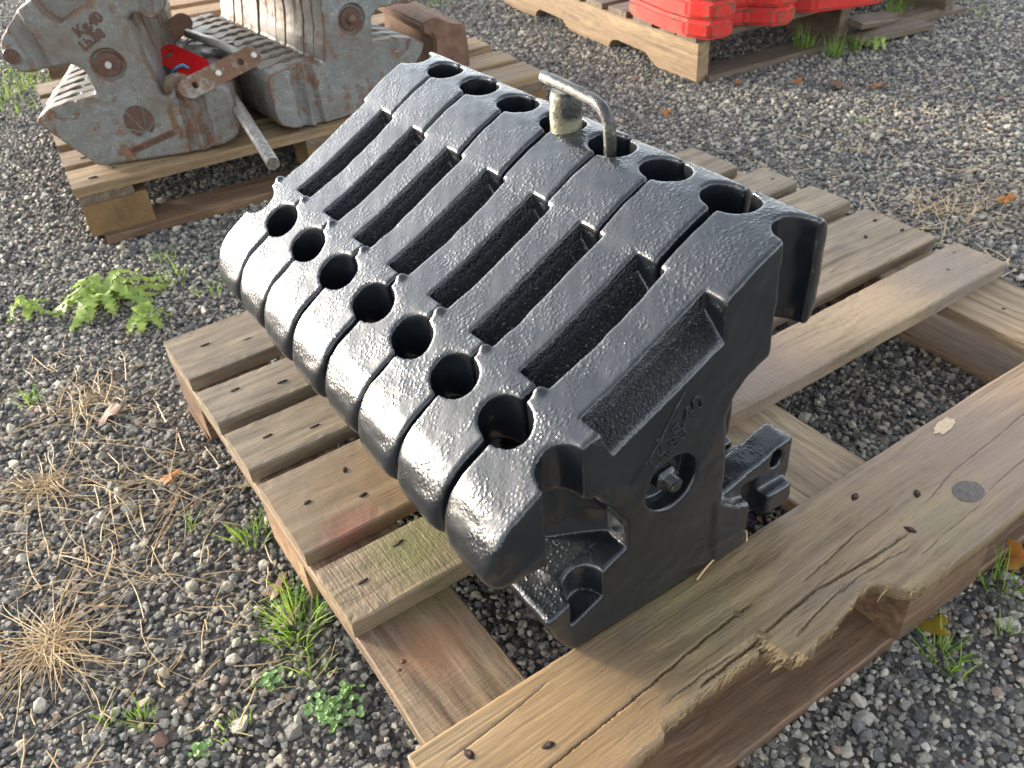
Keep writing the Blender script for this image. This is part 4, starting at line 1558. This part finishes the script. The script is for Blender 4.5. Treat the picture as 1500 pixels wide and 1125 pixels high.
for x in (0.0, .56, 1.05):
    notched('stringer', 1.22, .118, .042, x, rp_, WOODS['bg_red'] if x == 0 else WOODS['bg_dark'])
for i, (y0, y1, L) in enumerate([(.0, .092, .60), (.100, .170, 1.08), (.215, .315, 1.08), (.355, .455, 1.08), (.495, .590, 1.08), (.63, .72, 1.08), (.77, .86, 1.08), (.90, .99, 1.08), (1.05, 1.18, 1.08)]):
    board('slat', L, y1 - y0, .020, WOODS['bg_dark'], rp_, (-.012, (y0 + y1) / 2, .139), 0, 120 + i, .003, 40)
board('bottom_board', 1.1, .10, .018, WOODS['bg_dark'], rp_, (.03, .03, .018), 0, 130, .003, 30)
o = board('loose_plank', .42, .07, .018, WOODS['bg_dark'], rp_, (.60, -.02, .075), .28, 131, .003, 20)
o.rotation_euler = (.2, .16, .28)
o = board('loose_plank', .30, .08, .016, WOODS['bg_dark'], rp_, (.58, -.04, .03), -.1, 132, .003, 16)


def red_slab(poly, z0, z1, label, group, jitter=(0, 0)):
    bm = bmesh.new()
    n = len(poly)
    lo = [bm.verts.new((x, y, z0)) for x, y in poly]
    hi = [bm.verts.new((x, y, z1)) for x, y in poly]
    bm.faces.new(lo[::-1])
    bm.faces.new(hi)
    for i in range(n):
        bm.faces.new((lo[i], lo[(i + 1) % n], hi[(i + 1) % n], hi[i]))
    bmesh.ops.recalc_face_normals(bm, faces=bm.faces)
    bmesh.ops.bevel(bm, geom=list(bm.edges), offset=.010, segments=3, affect='EDGES')
    bmesh.ops.triangulate(bm, faces=[f for f in bm.faces if len(f.verts) > 4])
    bmesh.ops.subdivide_edges(bm, edges=[e for e in bm.edges if e.calc_length() > .03], cuts=2, use_grid_fill=True)
    me = bm_mesh('tractor_weight', bm)
    o = link('tractor_weight', me, M_RED)
    o.location = (jitter[0], jitter[1], 0)
    for p in o.data.polygons:
        p.use_smooth = False
    tag(o, label, 'tractor weight', group)
    return o


pA = [(1.71, 1.585), (1.700, 1.47), (1.722, 1.392), (1.775, 1.378), (1.805, 1.378), (1.822, 1.425), (1.858, 1.452), (1.900, 1.424), (1.945, 1.352), (1.985, 1.334),
      (2.030, 1.350), (2.045, 1.40), (2.06, 1.50), (1.98, 1.66), (1.86, 1.80), (1.75, 1.78)]
zt = 0.0005
labs = ['bottom slab of the larger pile of red weights, chipped at its near corner', 'second red slab up in the larger red pile', 'third red slab up in the larger red pile', 'topmost red slab of the larger red pile']
for k in range(4):
    red_slab(pA, zt + .052 * k, zt + .052 * k + .0505, labs[k], 'chipped red tractor weights in the larger pile', (random.uniform(-.004, .004), random.uniform(-.003, .003)))
pB = [(2.075, 1.42), (2.12, 1.362), (2.22, 1.318), (2.32, 1.285), (2.40, 1.30), (2.46, 1.42), (2.38, 1.60), (2.15, 1.66), (2.075, 1.56)]
labs = ['lower red slab of the smaller pile next to the split plank', 'upper red slab of the smaller pile to the right']
for k in range(2):
    red_slab(pB, zt + .052 * k, zt + .052 * k + .0505, labs[k], 'chipped red tractor weights in the smaller pile', (random.uniform(-.004, .004), 0))

# ------------------------------------------------------------------ plants
def blades(bm, n, h0, h1, w, spread, rnd_, lean=.5, center=(0, 0), dirn=None, segs=4, droop=.6):
    for _ in range(n):
        a = rnd_.uniform(0, 2 * math.pi) if dirn is None else rnd_.gauss(dirn, .7)
        r = spread * rnd_.random() ** .7
        x, y = center[0] + r * math.cos(a), center[1] + r * math.sin(a)
        a2 = a + rnd_.gauss(0, .6)
        L = rnd_.uniform(h0, h1)
        le = rnd_.uniform(.05, lean)
        ww = w * rnd_.uniform(.6, 1.2)
        side = Vector((-math.sin(a2), math.cos(a2), 0))
        side = (Matrix.Rotation(rnd_.uniform(-.9, .9), 3, 'Z') @ side)
        p = Vector((x, y, -.004))
        d = Vector((math.cos(a2) * math.sin(le), math.sin(a2) * math.sin(le), math.cos(le)))
        prev = None
        for i in range(segs + 1):
            t = i / segs
            wd = ww * (1 - t ** 1.7) * .5
            q = (bm.verts.new(p - side * wd), bm.verts.new(p + side * wd)) if i < segs else (bm.verts.new(p),)
            if prev:
                bm.faces.new((prev[0], prev[1], q[1], q[0]) if len(q) == 2 else (prev[0], prev[1], q[0]))
            prev = q
            p = p + d * (L / segs)
            hd = Vector((math.cos(a2), math.sin(a2), -.25))
            d = (d + hd * droop * rnd_.uniform(.15, .5)).normalized()


def tuft(x, y, n, h0, h1, spread, label, seed, mat=None, w=.0028, lean=.7, name='grass_tuft', cat='grass tuft', group='green grass tufts in the gravel', droop=.5, sat=()):
    r = random.Random(seed)
    bm = bmesh.new()
    blades(bm, n, h0, h1, w, spread, r, lean, droop=droop)
    for (sx, sy, sn) in sat:
        blades(bm, sn, h0 * .7, h1 * .8, w, spread * .6, r, lean, center=(sx, sy), droop=droop)
    me = bpy.data.meshes.new(name)
    bm.to_mesh(me)
    bm.free()
    o = link(name, me, mat or M_GRASS)
    o.location = (x, y, GZ)
    tag(o, label, cat, group)
    return o


T = [
    (-.032, .318, 85, .03, .075, .030, 'largest bright green tuft, at the pallet edge below the rough-sawn slat', ((.02, .045, 18), (-.015, -.03, 14))),
    (-.021, .506, 40, .02, .055, .022, 'green tuft at the left pallet edge beside the slat with the red stain', ((.02, .01, 8),)),
    (-.233, .308, 30, .015, .040, .014, 'small green tuft near the bottom left corner, right of another smaller sprout', ()),
    (-.271, .331, 12, .012, .030, .010, 'tiny green sprout leftmost along the bottom edge', ()),
    (-.087, .582, 9, .02, .050, .006, 'thin upright green shoots standing alone left of the pallet', ()),
    (.572, -.185, 40, .02, .060, .022, 'green tuft beside the yellow-green leaf at the bottom right', ((-.01, -.03, 10),)),
    (.719, -.170, 40, .02, .060, .024, 'green tuft at the right photo edge below the front board', ()),
    (2.187, 1.430, 60, .04, .105, .035, 'tall tuft against the red weights pallet, leftmost of the three there', ()),
    (2.214, 1.340, 50, .03, .095, .032, 'middle of the three tufts in front of the red weights pallet', ()),
    (2.295, 1.325, 30, .03, .070, .020, 'smaller tuft, rightmost of the three by the red weights pallet', ()),
    (1.185, .124, 16, .015, .035, .012, 'small tuft seen through the gap at the right end of the near pallet', ()),
    (2.66, 1.46, 45, .06, .15, .03, 'tall grass clump at the right end of the red weights pallet', ()),
    (1.70, 2.95, 70, .02, .07, .12, 'grass patch at the top beyond the left end of the red weights pallet', ()),
    (.05, 3.05, 260, .03, .09, .28, 'bright grass patch at the left edge behind the grey weights', ((.15, .1, 40), (-.2, .2, 40))),
    (-.222, 1.073, 22, .02, .045, .018, 'small tuft at the left photo edge above the dry grass', ()),
    (.110, 1.33, 30, .02, .060, .04, 'sparse grass blades between the thistle weed and the black weights', ((.05, -.1, 12), (.02, .12, 14))),
    (3.05, 1.55, 120, .02, .07, .35, 'low grass patch in the upper right corner', ()),
    (2.85, .95, 22, .02, .05, .03, 'lone green sprout on the gravel at the right, far from the pallets', ()),
    (1.83, .93, 14, .015, .035, .014, 'small sprout on the gravel right of the black weights', ()),
    (-.15, .22, 14, .012, .035, .02, 'small sprout at the bottom edge near the round-leaved weed', ()),
    (.655, -.21, 14, .015, .04, .014, 'thin green blades on the gravel at the lower right', ()),
    (-.045, .245, 16, .015, .045, .016, 'short sprout between the big tuft and the round-leaved weed', ()),
    (.37, 1.47, 12, .02, .055, .03, 'few blades under the front of the grey weights pallet', ()),
]
for i, (x, y, n, h0, h1, sp, lab, sat) in enumerate(T):
    far_ = x > 2.1
    tuft(x, y, n, h0, h1, sp, lab, 300 + i, w=.0024 + .0008 * (y > 1.2), sat=sat, lean=.35 if far_ else .7, droop=.2 if far_ else .5)


def radial_straw(x, y, n, L0, L1, label, seed, spread=.012, dirn=None):
    r = random.Random(seed)
    bm = bmesh.new()
    for _ in range(n):
        a = r.uniform(0, 2 * math.pi) if dirn is None or r.random() < .5 else r.gauss(dirn, .5)
        p = Vector((r.gauss(0, spread), r.gauss(0, spread), .003))
        L = r.uniform(L0, L1)
        el = r.uniform(.0, .30)
        d = Vector((math.cos(a) * math.cos(el), math.sin(a) * math.cos(el), math.sin(el)))
        w = r.uniform(.0005, .0011)
        prev = None
        bend = r.gauss(0, .10)
        for i in range(7):
            t = i / 6
            s = d.cross(Vector((0, 0, 1))).normalized() * w * (1 - .7 * t)
            upv = Vector((0, 0, w * .8 * (1 - .7 * t)))
            q = (bm.verts.new(p - s), bm.verts.new(p + upv), bm.verts.new(p + s))
            if prev:
                for k in range(3):
                    bm.faces.new((prev[k], prev[(k + 1) % 3], q[(k + 1) % 3], q[k]))
            prev = q
            p = p + d * L / 6
            if p.z < .004 and d.z < 0:
                d.z = r.uniform(0, .1)
            d = (Matrix.Rotation(bend + r.gauss(0, .03), 3, 'Z') @ d)
            d.z -= .09 + r.uniform(0, .06)
            p.z = max(p.z, .003)
            d.normalize()
    me = bpy.data.meshes.new('dry_grass_clump')
    bm.to_mesh(me)
    bm.free()
    o = link('dry_grass_clump', me, M_STRAW)
    o.location = (x, y, GZ + .004)
    tag(o, label, 'dry grass', 'dry straw clumps on the gravel')


radial_straw(-.302, .486, 130, .03, .15, 'largest spread clump of dry straw at the lower left', 1)
radial_straw(-.237, .819, 60, .03, .13, 'dry straw star in the middle of the left edge', 2)
radial_straw(-.150, .985, 80, .03, .15, 'tangled dry straw patch left of the first slat', 3, .03, .6)
radial_straw(1.540, .470, 60, .04, .20, 'dry straw heap beyond the right end of the near pallet', 4, .05, .3)
radial_straw(-.105, .700, 60, .06, .20, 'long loose straws beside the left edge of the pallet', 5, .08, 2.8)
radial_straw(-.20, .56, 55, .05, .18, 'loose straws right of the largest straw clump', 6, .07, .5)
radial_straw(1.72, .28, 60, .05, .16, 'dry twigs and straws at the right photo edge', 7, .07, 1.0)
radial_straw(2.02, .40, 24, .04, .12, 'thin scattered straws at the far right edge of the photo', 8, .05, 1.0)


# thistle-like weed with jagged leaves
def jagged_leaf(bm, base, a, L, w, rise, r, teeth=9):
    d = Vector((math.cos(a), math.sin(a), 0))
    s = Vector((-math.sin(a), math.cos(a), 0))
    mid, left, right = [], [], []
    n = teeth * 2
    for i in range(n + 1):
        t = i / n
        z = rise * math.sin(min(1, t * 1.2) * math.pi) + .002
        c = base + d * (L * t) + Vector((0, 0, z))
        prof = math.sin(math.pi * min(.98, t * .85 + .12)) ** .8
        ww = w * prof * (1.0 if i % 2 else .38)
        back = d * (-L * .03 if i % 2 else 0)
        mid.append(bm.verts.new(c))
        left.append(bm.verts.new(c + s * ww + back + Vector((0, 0, r.uniform(-.003, .006)))))
        right.append(bm.verts.new(c - s * ww + back + Vector((0, 0, r.uniform(-.003, .006)))))
    for i in range(n):
        bm.faces.new((mid[i], mid[i + 1], left[i + 1], left[i]))
        bm.faces.new((mid[i], right[i], right[i + 1], mid[i + 1]))


def weed(x, y, n, L0, L1, w, label, seed, mat=M_WEED):
    r = random.Random(seed)
    root_ = empty('weed_plant', (x, y, GZ))
    tag(root_, label, 'weed')
    for k in range(n):
        bm = bmesh.new()
        a = 2 * math.pi * k / n + r.uniform(-.35, .35)
        jagged_leaf(bm, Vector((.004 * math.cos(a), .004 * math.sin(a), .002 + .012 * r.random())), a, r.uniform(L0, L1), w * r.uniform(.8, 1.2), r.uniform(.008, .03), r)
        me = bpy.data.meshes.new('leaf')
        bm.to_mesh(me)
        bm.free()
        link('leaf', me, mat, root_, True)


weed(-.025, 1.335, 30, .05, .135, .016, 'spiky light green thistle weed on the gravel at the left', 5)
weed(-.16, 1.40, 6, .03, .05, .012, 'small spiky weed left of the thistle', 6)
weed(.02, 1.20, 7, .03, .06, .014, 'low green weed just below the thistle', 7)
weed(2.35, 1.29, 7, .02, .045, .012, 'small flat weed right of the three tufts by the red pallet', 8)
weed(1.30, .52, 7, .015, .035, .010, 'small green weed at the right end of the near pallet', 9)


def round_weed(x, y, n, spread, label, seed):
    r = random.Random(seed)
    root_ = empty('small_weed', (x, y, GZ))
    tag(root_, label, 'weed')
    for k in range(n):
        bm = bmesh.new()
        arm = k % 5
        a = arm * 1.257 + seed + r.gauss(0, .35)
        rr = spread * 1.35 * r.random() ** .8 * (.7 + .3 * math.sin(arm * 2.1 + seed))
        c = Vector((rr * math.cos(a), rr * math.sin(a), .006 + .010 * r.random() * (1 - rr / (spread * 2))))
        tx, ty = r.gauss(0, .35), r.gauss(0, .35)
        R = Euler((tx, ty, r.uniform(0, 6.28))).to_matrix()
        s = r.uniform(.0022, .0046)
        cen = bm.verts.new(c + Vector((0, 0, -.0012)))
        ring = []
        for q in range(10):
            aa = 2 * math.pi * q / 10
            ring.append(bm.verts.new(c + R @ Vector((s * math.cos(aa), s * .9 * math.sin(aa), 0))))
        for q in range(10):
            bm.faces.new((cen, ring[q], ring[(q + 1) % 10]))
        # stalk down to the root
        st = Vector((c.x * .3, c.y * .3, 0))
        sd = Vector((.0006, 0, 0))
        v0, v1, v2, v3 = [bm.verts.new(z) for z in (st - sd, st + sd, c + sd - Vector((0, 0, .001)), c - sd - Vector((0, 0, .001)))]
        bm.faces.new((v0, v1, v2, v3))
        me = bpy.data.meshes.new('leaf')
        bm.to_mesh(me)
        bm.free()
        link('leaf', me, M_CLOVER, root_, True)


round_weed(-.048, .178, 110, .028, 'round-leaved green weed at the bottom, left of the near pallet corner', 21)
round_weed(-.022, .192, 32, .016, 'second round-leaved weed touching the pallet edge at the bottom', 24)
round_weed(-.091, .262, 40, .022, 'smaller round-leaved weed below the largest grass tuft', 22)
round_weed(-.19, .225, 22, .015, 'tiny round-leaved weed at the very bottom left of centre', 23)
round_weed(-.020, .365, 24, .02, 'round-leaved weed behind the largest grass tuft', 25)


def fallen_leaf(x, y, z, s, mat, label, seed, lobes=5, rot=None, elong=1.0):
    r = random.Random(seed)
    bm = bmesh.new()
    n = lobes * 4
    c = bm.verts.new((0, 0, .15 * s))
    ring = []
    for k in range(n):
        a = 2 * math.pi * k / n
        rr = s * (.72 + .28 * math.cos(lobes * a)) * (1 + r.uniform(-.12, .12))
        ring.append(bm.verts.new((rr * math.cos(a) * elong, rr * math.sin(a), r.uniform(-.12, .22) * s)))
    for k in range(n):
        bm.faces.new((c, ring[k], ring[(k + 1) % n]))
    me = bpy.data.meshes.new('fallen_leaf')
    bm.to_mesh(me)
    bm.free()
    o = link('fallen_leaf', me, mat, None, True)
    o.location = (x, y, z)
    o.rotation_euler = rot or (r.uniform(-.3, .3), r.uniform(-.3, .3), r.uniform(0, 6))
    tag(o, label, 'leaf', 'fallen leaves on the gravel')


G = GZ + .012
fallen_leaf(.592, -.160, G, .022, M_LEAFY, 'yellow-green leaf on the gravel at the lower right under the broken board', 1, 3)
fallen_leaf(.765, -.158, G, .026, M_LEAFO, 'orange-brown leaf at the right edge below the front board', 2, 3)
fallen_leaf(1.651, .418, G + .01, .026, M_LEAFO, 'bright orange lobed leaf near the right edge', 3, 5)
fallen_leaf(2.067, 1.060, G, .026, M_LEAFO, 'yellow-orange leaf on gravel below the red weights pallet', 4, 3, elong=1.4)
fallen_leaf(1.94, 1.24, G, .015, M_LEAFO, 'small orange leaf near the front corner of the red weights pallet', 5, 3)
fallen_leaf(1.99, 1.13, G, .03, M_LEAFB, 'curled brown leaf beside the yellow-orange one', 6, 3, elong=1.8)
fallen_leaf(1.50, 1.32, G, .018, M_LEAFO, 'orange leaf seen just right of the bent pin handle', 7, 3)
fallen_leaf(1.82, 1.36, G, .012, M_LEAFO, 'orange leaf at the foot of the notched stringer', 8, 3)
fallen_leaf(.205, 1.70, G, .020, M_LEAFO, 'orange leaf in the shade under the grey weights pallet', 9, 3)
fallen_leaf(-.115, .93, G, .022, M_LEAFB, 'brown leaf lying among the dry straw at the left', 10, 3, elong=1.5)
fallen_leaf(-.08, .70, G, .014, M_LEAFO, 'small rust coloured leaf scrap beside the left pallet edge', 11, 3, elong=1.6)
fallen_leaf(1.40, .50, G, .020, M_LEAFO, 'orange leaf in the straw beyond the right slat ends', 12, 3)
fallen_leaf(1.33, .63, G, .016, M_LEAFB, 'reddish leaf scrap at the right end of the second slat', 13, 3, elong=1.5)
fallen_leaf(-.03, .39, G, .018, M_LEAFB, 'dark red leaf by the largest green tuft', 14, 3, elong=1.6)

t = tube('dry_grass_stalk', bezier([(.335, -.012, .0025), (.36, -.006, .006), (.395, -.002, .010), (.425, .004, .008), (.418, -.006, .004)], 6), .0012, M_STRAW, None, 6)
tag(t, 'yellowed dry grass blade lying at the foot of the nearest black weight', 'dry grass')

# loose straws scattered everywhere: nobody could count them
r = random.Random(77)
bm = bmesh.new()
for _ in range(420):
    z = r.random()
    if z < .6:
        x, y = r.uniform(-.4, .0), r.uniform(.2, 1.2)
    else:
        x, y = r.uniform(1.25, 2.3), r.uniform(.1, 1.0)
    a = r.uniform(0, 3.14)
    L = r.uniform(.015, .07)
    w = r.uniform(.0005, .0011)
    d = Vector((math.cos(a), math.sin(a), r.uniform(-.1, .1)))
    s = Vector((-d.y, d.x, 0)) * w
    p = Vector((x, y, GZ + .007 + r.random() * .008))
    prev = None
    for i in range(4):
        q = (bm.verts.new(p - s), bm.verts.new(p + Vector((0, 0, w))), bm.verts.new(p + s))
        if prev:
            for k in range(3):
                bm.faces.new((prev[k], prev[(k + 1) % 3], q[(k + 1) % 3], q[k]))
        prev = q
        p = p + d * L / 3
        d = (Matrix.Rotation(r.gauss(0, .2), 3, 'Z') @ d)
me = bpy.data.meshes.new('loose_straw')
bm.to_mesh(me)
bm.free()
o = link('loose_straw', me, M_STRAW)
o['kind'] = 'stuff'
o['label'] = 'thin dry straws scattered over the gravel'
